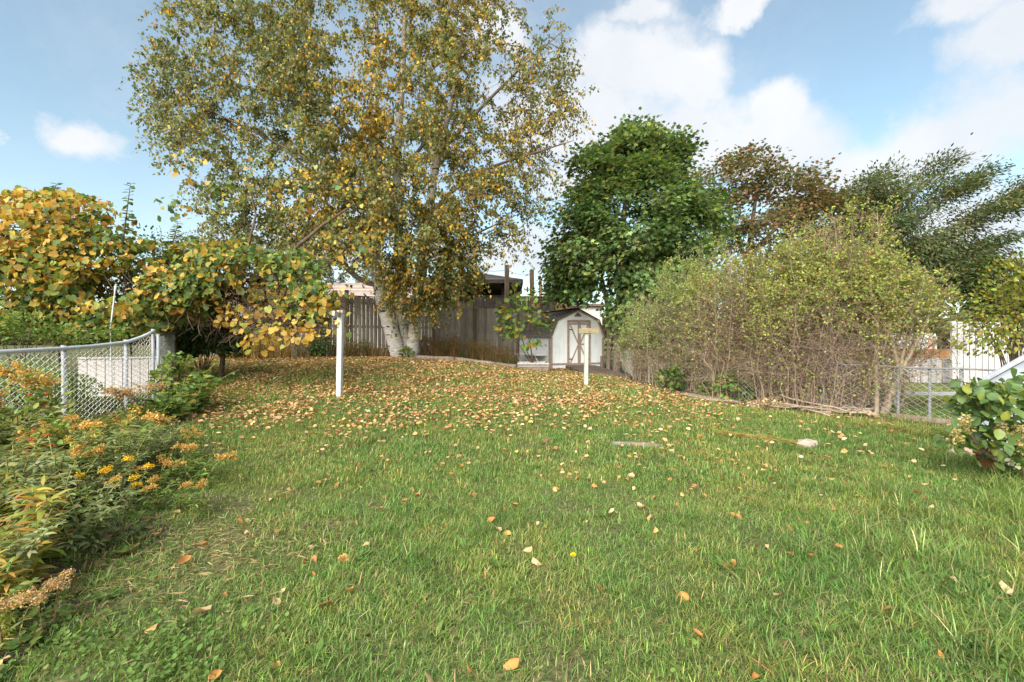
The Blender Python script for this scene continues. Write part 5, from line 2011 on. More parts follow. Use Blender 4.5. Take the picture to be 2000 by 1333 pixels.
# ------------------------------------------------------------------ weeds and grasses along the board fence
def grass_clump(name, label, cat, c, n, h, spread, pal, seed, wid=.012, lean=.35, group=None, plume=None):
    rng = np.random.default_rng(seed)
    root = empty(name, c, label, cat, group)
    a = rng.uniform(0, 2 * PI, n)
    r = spread[0] * np.sqrt(rng.random(n))
    p = np.asarray(c) + np.stack([r * np.cos(a), r * np.sin(a) * spread[1] / spread[0], 0 * r], -1)
    p[:, 2] = gz(p[:, 0], p[:, 1]) - .01
    hh = rng.uniform(.5, 1.05, n) * h
    ln = rng.normal(0, lean, (n, 2))
    V, F = [], []
    side = np.stack([np.cos(a * 3), np.sin(a * 3), 0 * a], -1)
    k = 0
    VV = np.zeros((n, 7, 3))
    for j, (s, w) in enumerate(((0, 1), (.45, .9), (.8, .6))):
        cc = p + np.c_[ln * (hh * s ** 1.9)[:, None], hh * s * (1 - .12 * s)]
        VV[:, 2 * j] = cc - side * wid * w / 2
        VV[:, 2 * j + 1] = cc + side * wid * w / 2
    VV[:, 6] = p + np.c_[ln * hh[:, None], hh * .88]
    T = np.array([(0, 1, 3), (0, 3, 2), (2, 3, 5), (2, 5, 4), (4, 5, 6)])
    F = (T[None] + (np.arange(n) * 7)[:, None, None]).reshape(-1, 3)
    part('blades', VV.reshape(-1, 3), F, LEAF_DULL, root, np.repeat(palette(rng, n, pal, .2), 7, 0), kind='stuff')
    if plume:
        m = n // plume[0]
        q = VV[:m, 6]
        P = np.repeat(q, 26, 0) + rng.normal(0, 1, (m * 26, 3)) * plume[1]
        leaves('plume', P, norm(rnd_dir(rng, len(P)) + [0, 0, .5]), rnd_dir(rng, len(P)), rng.uniform(.02, .05, len(P)), palette(rng, len(P), plume[2], .2), 'diamond', LEAF_DULL, root)
    return root


STRAW = [(4, (0.36, 0.25, 0.105)), (3, (0.28, 0.175, 0.07)), (1, (0.45, 0.34, 0.17)), (1, (0.16, 0.15, 0.05))]
RUST = [(3, (0.27, 0.14, 0.075)), (2, (0.34, 0.20, 0.11)), (2, (0.13, 0.13, 0.05)), (1, (0.10, 0.14, 0.045))]
WEED = [(3, (0.075, 0.11, 0.04)), (2, (0.12, 0.15, 0.05)), (2, (0.22, 0.17, 0.08)), (1, (0.28, 0.16, 0.09))]
for (px, d, n, h, sp, pal, sd, lb) in [(490, 14.6, 420, 1.0, (.55, .3), STRAW, 1, 'tall straw coloured grass left of the hanging vine tips'), (540, 14.8, 360, .95, (.5, .3), STRAW, 2, 'tall straw coloured grass right of the hanging vine tips'),
                                       (450, 14.4, 160, .7, (.4, .3), STRAW, 3, 'thin dry stalks beside the dark evergreen shrub'), (745, 16.6, 200, .62, (.5, .25), RUST, 4, 'low rusty grass left of the birch base')]:
    grass_clump('dry_grass', lb, 'grass clump', gpt(px, d), n, h, sp, pal, sd, .014, .22, 'dry grass clumps along the fence')
for i, (px, d, n, h, pal, lb) in enumerate([(600, 15.6, 200, .75, WEED, 'green weeds with dry stalks left of the white post'), (640, 15.9, 180, .8, WEED, 'leafy weeds just behind the white post'), (705, 16.6, 170, .7, WEED, 'dark green weeds between the white post and the birch'),
                                            (845, 17.2, 190, .85, RUST, 'reddish weeds just right of the birch'), (875, 17.4, 200, 1.05, RUST, 'tallest reddish weeds before the fence'), (905, 17.5, 170, .8, WEED, 'greenish weeds among the reddish ones'),
                                            (935, 17.6, 190, .9, RUST, 'reddish weeds under the fence post'), (965, 17.7, 170, .75, RUST, 'last rusty weeds left of the leafy sapling'), (985, 17.5, 160, .55, WEED, 'low green weeds at the sapling foot'), (680, 16.3, 120, .5, RUST, 'short brown weeds beside the white post')]):
    grass_clump('fence_weed', lb, 'weeds', gpt(px, d), n, h, (.5, .35), pal, 20 + i, .013, .3, 'weeds along the board fence', (4, .05, RUST if i > 2 else WEED))
simple_bush('nettle_plant', 'dark leafy nettle like weed before the left part of the fence', 'weed', gpt(625, 15.4), [(W(622, 675, 15.4), (.42, .3, .36)), (W(635, 650, 15.5), (.22, .2, .3))], 620, 104, 'oval', .085, MIDG + DKG, 12)
simple_bush('leaf_sprout', 'bright green sprout between the birch stems', 'plant', gpt(798, 15.9), [(W(795, 690, 15.9), (.22, .15, .14))], 60, 105, 'oval', .12, LTG, 5)


def sapling():
    c = np.array([.72, 16.45, gzf(.72, 16.45) + .2])
    k = 16.45 / FPX
    pal = [(4, (0.13, 0.20, 0.05)), (3, (0.19, 0.24, 0.06)), (3, (0.10, 0.16, 0.075)), (1.4, (0.36, 0.30, 0.06)), (.35, (0.50, 0.22, 0.05))]
    bl = [(W(1025, 612, 16.3), (46 * k, .5, 34 * k)), (W(1000, 640, 16.3), (34 * k, .4, 26 * k)), (W(1056, 628, 16.3), (34 * k, .4, 20 * k)), (W(1008, 575, 16.6), (15 * k, .3, 26 * k)), (W(1035, 572, 16.6), (14 * k, .3, 18 * k)), (W(985, 618, 16.4), (20 * k, .3, 30 * k)), (W(1042, 672, 16.2), (24 * k, .3, 10 * k))]
    r = simple_bush('sapling', 'round leaved yellow green sapling growing from the planter beside the shed', 'sapling', c, bl, 400, 106, 'grape', .15, pal, 0)
    t = Tubes()
    for pts in ([c, W(1018, 660, 16.4), W(1010, 600, 16.5), W(1008, 545, 16.6)], [c + [.05, 0, 0], W(1030, 650, 16.4), W(1036, 590, 16.5), W(1036, 545, 16.6)], [c, W(1005, 660, 16.4), W(990, 625, 16.4)], [c, W(1035, 665, 16.4), W(1062, 625, 16.3)]):
        t.add(np.array(pts), np.linspace(.022, .008, len(pts)), 6)
    t.build('stems', TWIG, r, kind='stuff')


sapling()


# ------------------------------------------------------------------ the overgrown hedge on the right
HEDGEPAL = [(4, (0.27, 0.335, 0.10)), (2.4, (0.35, 0.40, 0.11)), (2.8, (0.18, 0.25, 0.09)), (1.4, (0.30, 0.23, 0.10)), (1.1, (0.28, 0.165, 0.10))]
HEDGEPAL_G = [(4, (0.18, 0.26, 0.115)), (3, (0.24, 0.32, 0.13)), (2, (0.29, 0.34, 0.11)), (.5, (0.28, 0.22, 0.08))]
SHRUBBARK = noise_mat('shrub_stem', [(.3, (0.20, 0.15, 0.10)), (.7, (0.46, 0.36, 0.25))], 14, .85, mapping=(2, 2, .6), bump_d=.004)
TANTWIG = noise_mat('tan_twig', [(.3, (0.19, 0.125, 0.09)), (.7, (0.41, 0.295, 0.215))], 14, .85, bump_d=.002)


def hedge_shrub(label, px, py, ytop, half_px, seed, pal, n_stem=30, n_twig=900, n_leaf=7000, lean=0.0, extra=None, name='overgrown_shrub', depth=.9, sparse_low=.30, back=0.0):
    rng = np.random.default_rng(seed)
    b = G(px, py)
    b = b + np.array([.1 + .75 * back, .35 + back, 0])
    b[2] = gzf(b[0], b[1])
    d = b[1]
    H = (CAMZ - (ytop - 666.5) * d / FPX) - b[2]
    Rw = half_px * d / FPX
    root = empty(name, b, label, 'shrub', 'overgrown shrubs along the wire fence')
    st = []
    for i in range(n_stem):
        a = rng.uniform(0, 2 * PI)
        q = math.sqrt(rng.random())
        top = b + np.array([q * math.cos(a) * Rw + lean * H, q * math.sin(a) * depth, H * (1 - .30 * q * q) * (rng.uniform(.62, .97) if rng.random() < .8 else rng.uniform(.98, 1.13))])
        p0 = b + np.array([math.cos(a) * (.16 + .32 * Rw) * q, math.sin(a) * .30 * q, -.05])
        s = np.linspace(0, 1, 7)[:, None]
        P = p0 + (top - p0) * np.c_[s ** 1.5, s ** 1.5, s ** .9]
        P[1:-1] += rng.normal(0, .07, (5, 3))
        st.append((P, np.linspace(rng.uniform(.009, .018), .004, 7)))
    for e in extra or []:
        st.append(e)
    # the thick stems one by one, each a part
    for i, (P, r) in enumerate(st):
        if i < 10 or i >= n_stem:
            t = Tubes()
            t.add(P, r, 6)
            t.build('stem', SHRUBBARK, root)
    tb = Tubes()
    for P, r in st[10:n_stem]:
        tb.add(P, r, 5)
    tips = []
    n_twig, n_leaf = int(n_twig * 2.0), int(n_leaf * 1.7)
    for i in range(n_twig):
        P, r = st[rng.integers(len(st))]
        u = rng.uniform(.06, 1.0) ** .85
        x = u * (len(P) - 1)
        j = min(int(x), len(P) - 2)
        p = P[j] + (P[j + 1] - P[j]) * (x - j)
        dr = norm(P[j + 1] - P[j])
        v = norm(dr * .45 + rng.normal(0, .7, 3) + [0, 0, .30])
        L = rng.uniform(.25, .75) * (1.1 - .3 * u)
        e = p + v * L + [0, 0, -.06 * L] + rng.normal(0, .03, 3)
        m = p + v * L * .5 + rng.normal(0, .03, 3) + [0, 0, .03]
        tb.add(np.array([p, m, e]), np.array([.0042, .003, .0018]), 3)
        tips.append((p, m, e))
        for q in range(2):
            s0 = m + (e - m) * rng.random()
            v2 = norm(v + rng.normal(0, .7, 3))
            L2 = L * rng.uniform(.25, .55)
            tb.add(np.array([s0, s0 + v2 * L2]), np.array([.0024, .0013]), 3)
            tips.append((s0, s0 + v2 * L2 * .5, s0 + v2 * L2))
    tb.build('twigs', TANTWIG, root, kind='stuff')
    T = np.array(tips)
    hz = (T[:, 2, 2] - b[2]) / H
    w = np.clip((hz - sparse_low) / .5, .13, 1) ** 1.25 * (.22 + .78 * (lump(T[:, 2], 2.2, seed) + .4 * lump(T[:, 2], 6.0, seed) > -.12))
    k = rng.choice(len(T), n_leaf, p=w / w.sum())
    u = rng.random((n_leaf, 1))
    pos = np.where(u < .5, T[k, 0] + (T[k, 1] - T[k, 0]) * u * 2, T[k, 1] + (T[k, 2] - T[k, 1]) * (u - .5) * 2) + rng.normal(0, .022, (n_leaf, 3))
    ax = norm(norm(T[k, 2] - T[k, 0]) * .5 + rng.normal(0, .6, (n_leaf, 3)))
    nr = norm(rng.normal(0, .5, (n_leaf, 3)) + [0, -.25, .8])
    leaves('foliage', pos, ax, nr, rng.uniform(.036, .068, n_leaf), palette(rng, n_leaf, pal, .22), 'diamond', LEAF, root)
    return root, b


def build_hedge():
    hedge_shrub('leafy low green shrub nearest the shed ramp and maple trunk', 1246, 748, 598, 40, 201, HEDGEPAL_G, 20, 380, 5200, sparse_low=.05)
    hedge_shrub('green twiggy shrub second along from the maple trunk', 1300, 759, 560, 54, 202, HEDGEPAL_G, 24, 560, 6400, sparse_low=.12)
    hedge_shrub('grey green topped shrub over the low maple seedlings', 1352, 766, 508, 66, 203, HEDGEPAL_G, 30, 900, 9000)
    hedge_shrub('brown twigged shrub in the middle of the hedge', 1428, 782, 502, 76, 204, HEDGEPAL, 32, 1000, 8500)
    hedge_shrub('yellow green shrub above the wood chip heap', 1515, 796, 488, 78, 205, HEDGEPAL, 32, 1050, 9000)
    hedge_shrub('bare legged shrub behind the brushwood pile', 1592, 806, 468, 76, 206, HEDGEPAL, 32, 1050, 9000)
    hedge_shrub('vase shaped shrub of many thin stems left of the stumpy trunk', 1664, 812, 462, 72, 207, HEDGEPAL, 36, 950, 8500)
    d = G(1735, 820)[1] + .35
    w = lambda px, py, dd=0.0: W(px, py, d + dd)
    ex = [([w(1712, 822), w(1712, 760), w(1709, 700, -.05), w(1717, 655, -.1), w(1708, 600, -.1), w(1700, 560, -.1), w(1699, 520)], np.array([.045, .042, .036, .03, .024, .018, .01])),
          ([w(1720, 822, .1), w(1735, 785, .1), w(1748, 750, .1), w(1758, 722, .1)], np.array([.085, .08, .075, .062])),
          ([w(1757, 726, .1), w(1742, 670, .05), w(1735, 625, 0), w(1732, 600, 0), w(1728, 570, 0)], np.array([.04, .034, .027, .022, .014])),
          ([w(1735, 607, 0), w(1746, 575, 0), w(1756, 550, .1)], np.array([.022, .016, .01])),
          ([w(1758, 724, .1), w(1764, 690, .1), w(1778, 650, .1), w(1788, 615, .1), w(1796, 580, .1)], np.array([.034, .028, .02, .016, .01])),
          ([w(1760, 724, .1), w(1785, 680, 0), w(1800, 650, 0), w(1815, 615, 0), w(1835, 585, .1)], np.array([.034, .03, .026, .02, .012])),
          ([w(1762, 722, .1), w(1800, 690, .2), w(1850, 650, .3)], np.array([.018, .014, .008])), ([w(1764, 724, .1), w(1810, 700, .2), w(1868, 668, .3)], np.array([.016, .012, .008])),
          ([w(1716, 655, -.1), w(1725, 620), w(1722, 580)], np.array([.022, .016, .01]))]
    hedge_shrub('big stumpy trunked shrub with pale tan stems at the hedge end', 1735, 818, 445, 112, 208, HEDGEPAL, 24, 900, 11500, .03, ex, back=.55)
    # twigs that spread to the right of the stump
    # green seedlings in the hedge foot
    for i, (px, py, rx, rz, n, pal, lb) in enumerate([(1312, 738, 30, 24, 210, MIDG, 'dark green maple seedling bush at the end of the soil path'), (1418, 752, 26, 26, 170, MIDG + LTG, 'mid green seedling bush under the brown twigged shrub'),
                                                      (1484, 752, 34, 30, 240, LTG + MIDG, 'light green seedling bush left of the wood chip heap'), (1375, 755, 16, 14, 70, LTG, 'small pale seedling between two darker ones'), (1590, 740, 30, 26, 150, LTG, 'yellowish leaves behind the brushwood pile'), (1540, 720, 22, 18, 90, MIDG, 'few green leaves low in the yellow green shrub')]):
        g = G(px, min(py + rz * 1.2, 800))
        d = g[1] + .25
        k = d / FPX
        simple_bush('maple_seedling', lb, 'seedling', [W(px, 0, d)[0], d, gzf(W(px, 0, d)[0], d)], [(W(px, py, d), (rx * k, .35, rz * k)), (W(px + 6, py - rz * .6, d + .1), (rx * .6 * k, .25, rz * .6 * k))], n, 210 + i, 'maple', .105, pal, 10, group='seedlings in the hedge foot')
    # brushwood pile
    rng = np.random.default_rng(220)
    root = empty('brushwood_pile', G(1600, 803), 'pile of cut bare branches lying at the foot of the hedge', 'brushwood')
    for i in range(30):
        a = G(rng.uniform(1508, 1610), rng.uniform(786, 806))
        e = G(rng.uniform(1610, 1722), rng.uniform(806, 819))
        a = a + [0, .15, rng.uniform(.02, .30) * (1 - i / 45)]
        e = e + [0, .05, rng.uniform(.02, .10)]
        s = np.linspace(0, 1, 7)[:, None]
        P = a + (e - a) * s + rng.normal(0, .022, (7, 3))
        P[:, 2] = np.maximum(P[:, 2], gz(P[:, 0], P[:, 1]) + .02)
        r = rng.uniform(.008, .022) if i > 3 else rng.uniform(.026, .036)
        t = Tubes()
        t.add(P, np.linspace(r * .5, r, 7), 6, caps=True)
        t.build('branch', SHRUBBARK, root)
    a, e = G(1550, 792) + [0, .1, .12], G(1745, 822) + [0, 0, .06]
    # the shrub at the right edge with yellow green leaves
    d = 7.6
    base = gpt(1985, d)
    k = d / FPX
    pal = [(4, (0.17, 0.20, 0.045)), (3, (0.24, 0.23, 0.05)), (2, (0.11, 0.15, 0.045)), (1, (0.33, 0.24, 0.06))]
    r = simple_bush('yellowing_shrub', 'arching yellow green shrub at the right edge before the tall grey fence', 'shrub', base,
                    [(W(1985, 560, d), (70 * k, .5, 60 * k)), (W(1945, 610, d), (58 * k, .5, 50 * k)), (W(1990, 640, d), (60 * k, .5, 50 * k)), (W(1925, 665, d), (46 * k, .4, 34 * k)), (W(2050, 600, d), (70 * k, .6, 90 * k))], 2900, 230, 'oval', .062, pal, 26, stem_r=(.008, .018))


build_hedge()


# ------------------------------------------------------------------ the right corner: hydrangea, low grey roof, pots
def right_corner():
    rng = np.random.default_rng(240)
    # small grey play house: its gable roof edge slants behind the leaves
    d0 = 5.9
    a, b = W(1868, 772, d0), W(2040, 676, d0)
    zb = gzf(6.2, d0)
    root = empty('side_panel', [a[0], d0, zb], 'grey boarded panel with a slanting pale top rail behind the hydrangea', 'panel')
    GREYP = noise_mat('grey_blue_paint', [(.3, (.30, .32, .36)), (.7, (.44, .46, .50))], 4, .6, bump_d=.002)
    ROOFE = noise_mat('pale_grey_edge', [(.3, (.26, .265, .28)), (.7, (.42, .425, .44))], 6, .6)
    v = b - a
    L = np.linalg.norm(v)
    an = math.atan2(v[2], v[0])
    box('top_rail', (L, .05, .045), (v[0] / 2, 0, a[2] + v[2] / 2 - zb), ROOFE, root, (0, -an, 0))
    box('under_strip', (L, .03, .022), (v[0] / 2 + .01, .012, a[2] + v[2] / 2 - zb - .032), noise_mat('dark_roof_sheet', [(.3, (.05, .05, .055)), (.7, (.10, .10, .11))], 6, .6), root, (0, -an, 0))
    poly_prism('panel_face', [(.25, .02), (v[0], .02), (v[0], a[2] + v[2] - zb - .045), (.25, a[2] + v[2] * .25 / v[0] - zb - .045)], .03, .06, GREYP, root)
    box('corner_trim', (.05, .02, .55), (.28, .018, .30), ROOFE, root)
    # flower pot and pale stones at its foot
    q = W(1958, 884, 5.0)
    g = gzf(q[0], q[1])
    root = empty('flower_pot', [q[0], q[1] + .1, g], 'terracotta pot lying low under the hydrangea', 'pot')
    t = Tubes()
    t.add(np.array([(0, 0, .0), (0, 0, .02), (0, 0, .16), (0, 0, .16), (0, 0, .20)]), np.array([.09, .11, .14, .16, .16]), 16, caps=True)
    t.build('bowl', noise_mat('terracotta', [(.3, (.34, .13, .06)), (.7, (.52, .24, .13))], 6, .85), root, world=False)
    for (px, py, sz, lb) in [(1878, 882, .10, 'pale tan stone at the left foot of the hydrangea'), (1905, 884, .07, 'smaller tan stone beside the pale one')]:
        q = G(px, py + 6)
        bm = bmesh.new()
        bmesh.ops.create_icosphere(bm, subdivisions=2, radius=sz)
        for vv in bm.verts:
            vv.co = Vector((vv.co.x * 1.3, vv.co.y, vv.co.z * .6)) * (1 + .18 * math.sin(vv.co.x * 40 + vv.co.z * 25))
        me = bpy.data.meshes.new('stone')
        bm.to_mesh(me)
        bm.free()
        me.materials.append(noise_mat('tan_stone', [(.3, (.40, .27, .17)), (.7, (.62, .46, .33))], 9, .9))
        tag(link('stone', me, None, q + [0, 0, sz * .35]), lb, 'stone')
    # hydrangea
    base = np.array([W(2060, 0, 4.7)[0], 4.7, gzf(5.4, 4.7)])
    root = empty('hydrangea_bush', base, 'large leaved hydrangea with faded flower heads leaning in from the right', 'shrub')
    D = 4.7
    k = D / FPX
    w = lambda px, py, dd=0: W(px, py, D + dd)
    stems = [[base, w(2000, 915), w(1950, 900), w(1915, 880), w(1890, 840)], [w(2010, 912), w(1990, 850), w(1975, 790), w(1955, 740)], [w(2000, 910), w(1950, 830), w(1905, 790), w(1880, 745)],
             [w(2040, 900), w(2030, 830), w(2025, 760)], [w(1960, 900), w(1925, 850), w(1890, 810)], [w(2005, 905), w(1985, 830), w(1930, 760), w(1848, 738)]]
    for i, s in enumerate(stems):
        t = Tubes()
        s = np.array(s)
        u = np.linspace(0, 1, len(s))
        uu = np.linspace(0, 1, 10)
        Q = np.stack([np.interp(uu, u, s[:, j]) for j in range(3)], -1)
        Q[1:-1] = (Q[:-2] + Q[1:-1] * 2 + Q[2:]) / 4
        r = .035 if i == 0 else .009
        t.add(Q, np.linspace(r, r * .5, 10), 7)
        t.build('stem', BARK if i == 0 else TWIG, root)
    bl = [(1965, 790, 60, 48, 110), (1932, 782, 52, 30, 70), (1905, 800, 42, 36, 60), (1905, 850, 44, 30, 70), (1960, 850, 55, 36, 70), (2000, 772, 40, 42, 50), (2030, 790, 50, 90, 90), (1950, 890, 50, 16, 30), (1880, 760, 20, 16, 16)]
    P = []
    for (px, py, rx, rz, n) in bl:
        P.append(ellip(rng, n, W(px, py, D + rng.uniform(-.1, .15)), (rx * k, .32, rz * k), .3))
    P = np.concatenate(P)
    n = len(P)
    ax = norm(rng.normal(0, .7, (n, 3)) + [-.2, -.25, -.15])
    nr = norm(rng.normal(0, .4, (n, 3)) + [0, -.55, .85])
    hp = [(0.085, 0.150, 0.050), (0.062, 0.120, 0.040), (0.115, 0.180, 0.062), (0.17, 0.225, 0.060), (0.10, 0.165, 0.075), (0.24, 0.26, 0.06)]
    ms = [one_leaf('oval', c, leaf_mat('glossy_leaf', .25, .42, .35), rng, 1.15, .03) for c in hp]
    pk = rng.choice(len(ms), n, p=[.26, .22, .2, .13, .12, .07])
    sz = rng.uniform(.075, .135, n)
    o = np.argsort(-sz / P[:, 1])
    a_, b_ = o[:290], o[290:]
    leaf_parts('leaf', root, P[a_], ax[a_], nr[a_], sz[a_], ms, pk[a_])
    if len(b_):
        leaves('foliage', P[b_], ax[b_], nr[b_], sz[b_], np.array(hp)[pk[b_]], 'oval', LEAF, root)
    for (px, py) in [(1957, 838), (1985, 868), (1885, 825), (1990, 846), (1868, 852)]:
        c = w(px, py, -.2)
        m = 150
        u = rng.random(m)
        pos = c + rnd_dir(rng, m) * (.055 * (1.1 - u * .6))[:, None] * [1, 1, .8] + np.stack([.0 * u, 0 * u, .13 * (u - .5)], -1)
        leaves('flower_head', pos, rnd_dir(rng, m), rnd_dir(rng, m) + [0, -.4, .4], rng.uniform(.016, .03, m), palette(rng, m, [(3, (.42, .36, .20)), (2, (.30, .29, .13)), (1, (.42, .25, .15))], .18), 'oval', LEAF, root, kind=None)
    # low pale ground plant with white edged leaves under it
    simple_bush('variegated_plant', 'low plant with white edged leaves under the hydrangea trunk', 'plant', gpt(2000, 4.6), [(W(1998, 895, 4.6), (.14, .2, .09)), (W(2030, 900, 4.6), (.2, .2, .1))], 130, 243, 'oval', .05, [(2, (.55, .56, .48)), (2, (.13, .2, .08))], 6)
    # pale tufts of grass at the right edge
    for i, (px, py, h) in enumerate([(1975, 960, .22), (1990, 1010, .28), (1955, 1000, .16), (1995, 1290, .12)]):
        q = G(px, py)
        grass_clump('grass_tuft', ['pale grass tuft under the hydrangea tips', 'coarse light grass tuft at the right edge', 'small light grass tuft left of the coarse one', 'pale leafy tuft in the lower right corner'][i], 'grass tuft', q, 130, h, (.2, .2), [(3, (.17, .235, .075)), (2, (.23, .27, .10)), (1, (.12, .19, .05))], 250 + i, .006, .6)


right_corner()


# ------------------------------------------------------------------ the flower border on the left
GOLD_LEAF = [(4, (0.15, 0.24, 0.07)), (3, (0.21, 0.31, 0.09)), (1, (0.30, 0.32, 0.09)), (.3, (0.38, 0.27, 0.08))]
YELL_LEAF = [(3, (0.46, 0.38, 0.10)), (3, (0.33, 0.36, 0.095)), (2, (0.20, 0.28, 0.075)), (1.0, (0.52, 0.28, 0.11)), (.4, (0.44, 0.23, 0.12))]
MUG_LEAF = [(4, (0.18, 0.235, 0.12)), (3, (0.25, 0.30, 0.17)), (1.5, (0.33, 0.36, 0.24)), (.3, (0.22, 0.18, 0.09))]
OLIVE_LEAF = [(4, (0.17, 0.225, 0.07)), (2, (0.25, 0.28, 0.09)), (2, (0.12, 0.18, 0.06)), (.35, (0.36, 0.25, 0.08))]
PLUME = [(4, (0.56, 0.36, 0.13)), (3, (0.48, 0.285, 0.095)), (1.5, (0.60, 0.44, 0.20)), (.5, (0.36, 0.20, 0.07))]
SEEDY = [(3, (0.46, 0.32, 0.22)), (2, (0.56, 0.42, 0.32)), (2, (0.36, 0.23, 0.13)), (.6, (0.5, 0.31, 0.07))]
FLOW = [(3, (0.78, 0.50, 0.03)), (2, (0.70, 0.38, 0.02)), (1, (0.80, 0.58, 0.08))]
GSTEM = noise_mat('green_stem', [(.3, (.14, .17, .05)), (.7, (.30, .27, .10))], 9, .7, bump_d=.001)
RSTEM = noise_mat('red_stem', [(.3, (.14, .08, .04)), (.7, (.30, .17, .09))], 9, .7, bump_d=.001)


def herb(seed, h, n_stem, leaf_n, leaf_l, shape, pal, spread, head=None, bend=.25, lw=1.0, stem_m=None, lo=.05):
    """one plant: stems, leaves and what stands on top, as three meshes about the origin"""
    rng = np.random.default_rng(seed)
    tb = Tubes()
    LP, LA, LN, LS = [], [], [], []
    HP, HA, HN, HS, HC = [], [], [], [], []
    for s_ in range(n_stem):
        a = rng.uniform(0, 2 * PI)
        out = np.array([math.cos(a), math.sin(a), 0])
        H = h * rng.uniform(.75, 1.05)
        r0 = spread * .25 * rng.random()
        t = np.linspace(0, 1, 8)
        L = spread * rng.uniform(.4, 1.0)
        B = bend * rng.uniform(.4, 1.3)
        P = out * (r0 + L * t ** 1.7)[:, None] + np.stack([0 * t, 0 * t, H * (t - B * .5 * t ** 3)], -1)
        tb.add(P, np.linspace(.0055, .002, 8), 4)
        n = int(leaf_n / n_stem)
        u = np.sort(rng.uniform(lo, .94, n))
        C = np.stack([np.interp(u, t, P[:, k]) for k in range(3)], -1)
        az = np.arange(n) * 2.4 + rng.uniform(0, 6)
        o = np.stack([np.cos(az), np.sin(az), rng.normal(.12, .28, n)], -1)
        LP.append(C)
        LA.append(norm(o))
        LN.append(norm(rng.normal(0, .25, (n, 3)) + [0, 0, 1]))
        LS.append(leaf_l * rng.uniform(.6, 1.15, n) * (1.1 - .45 * u))
        if head and rng.random() < head.get('p', 1):
            tip, tdir = P[-1], norm(P[-1] - P[-2])
            if head['kind'] == 'plume':
                for k in range(head['n']):
                    f = rng.random()
                    b0 = tip - tdir * head['len'] * f
                    az = rng.uniform(0, 2 * PI)
                    v = norm(np.array([math.cos(az), math.sin(az), .35]) + out * .7)
                    bl = head['len'] * .55 * (.35 + f * .75)
                    m = head['m']
                    q = rng.random(m)
                    arch = b0 + v * bl * q[:, None] + np.array([0, 0, -.45 * bl]) * (q ** 2)[:, None]
                    HP.append(arch + rng.normal(0, head['fuzz'], (m, 3)))
                    HS.append(rng.uniform(.7, 1.3, m) * head['s'])
                    HA.append(rnd_dir(rng, m))
                    HN.append(rnd_dir(rng, m))
                    HC.append(palette(rng, m, head['pal'], .2))
            elif head['kind'] == 'flat':
                m = head['m']
                rr, aa = np.sqrt(rng.random(m)) * head['r'], rng.uniform(0, 2 * PI, m)
                q = tip + np.stack([rr * np.cos(aa), rr * np.sin(aa), .015 * rng.normal(0, 1, m) - .25 * rr ** 2 / head['r']], -1)
                HP.append(q)
                HA.append(norm(rng.normal(0, 1, (m, 3)) * [1, 1, .3]))
                HN.append(norm(rng.normal(0, .4, (m, 3)) + [0, 0, 1]))
                HS.append(rng.uniform(.8, 1.2, m) * head['s'])
                HC.append(palette(rng, m, head['pal'], .15))
                for k in range(9):
                    e = q[rng.integers(m)]
                    tb.add(np.array([tip - tdir * .06, e - [0, 0, .008]]), .0016, 3)
    V, F = np.concatenate(tb.V), np.concatenate(tb.F)
    out = {'stem': np_mesh('stem', V, F, stem_m or GSTEM, None, True)}
    P, A, N_, S_ = map(np.concatenate, (LP, LA, LN, LS))
    V, F, k = leaf_geo(P, A, N_, S_, shape, lw)
    out['foliage'] = np_mesh('foliage', V, F, LEAF, np.repeat(palette(rng, len(P), pal, .16), k, 0))
    if HP:
        P, A, N_, S_, C = map(np.concatenate, (HP, HA, HN, HS, HC))
        V, F, k = leaf_geo(P, A, N_, S_, 'diamond', 1.3)
        out[head['name']] = np_mesh(head['name'], V, F, LEAF_DULL, np.repeat(C, k, 0))
    return out


def plant_out(name, label, cat, group, meshes, x, y, sc, rz, stuff=('foliage', 'plume', 'flower_head', 'seed_head')):
    r = empty(name, (x, y, gzf(x, y) - .01), label, cat, group, rz)
    r.scale = (sc, sc, sc)
    for k, me in meshes.items():
        o = link(k, me, r)
        if k in stuff:
            o['kind'] = 'stuff'
    return r


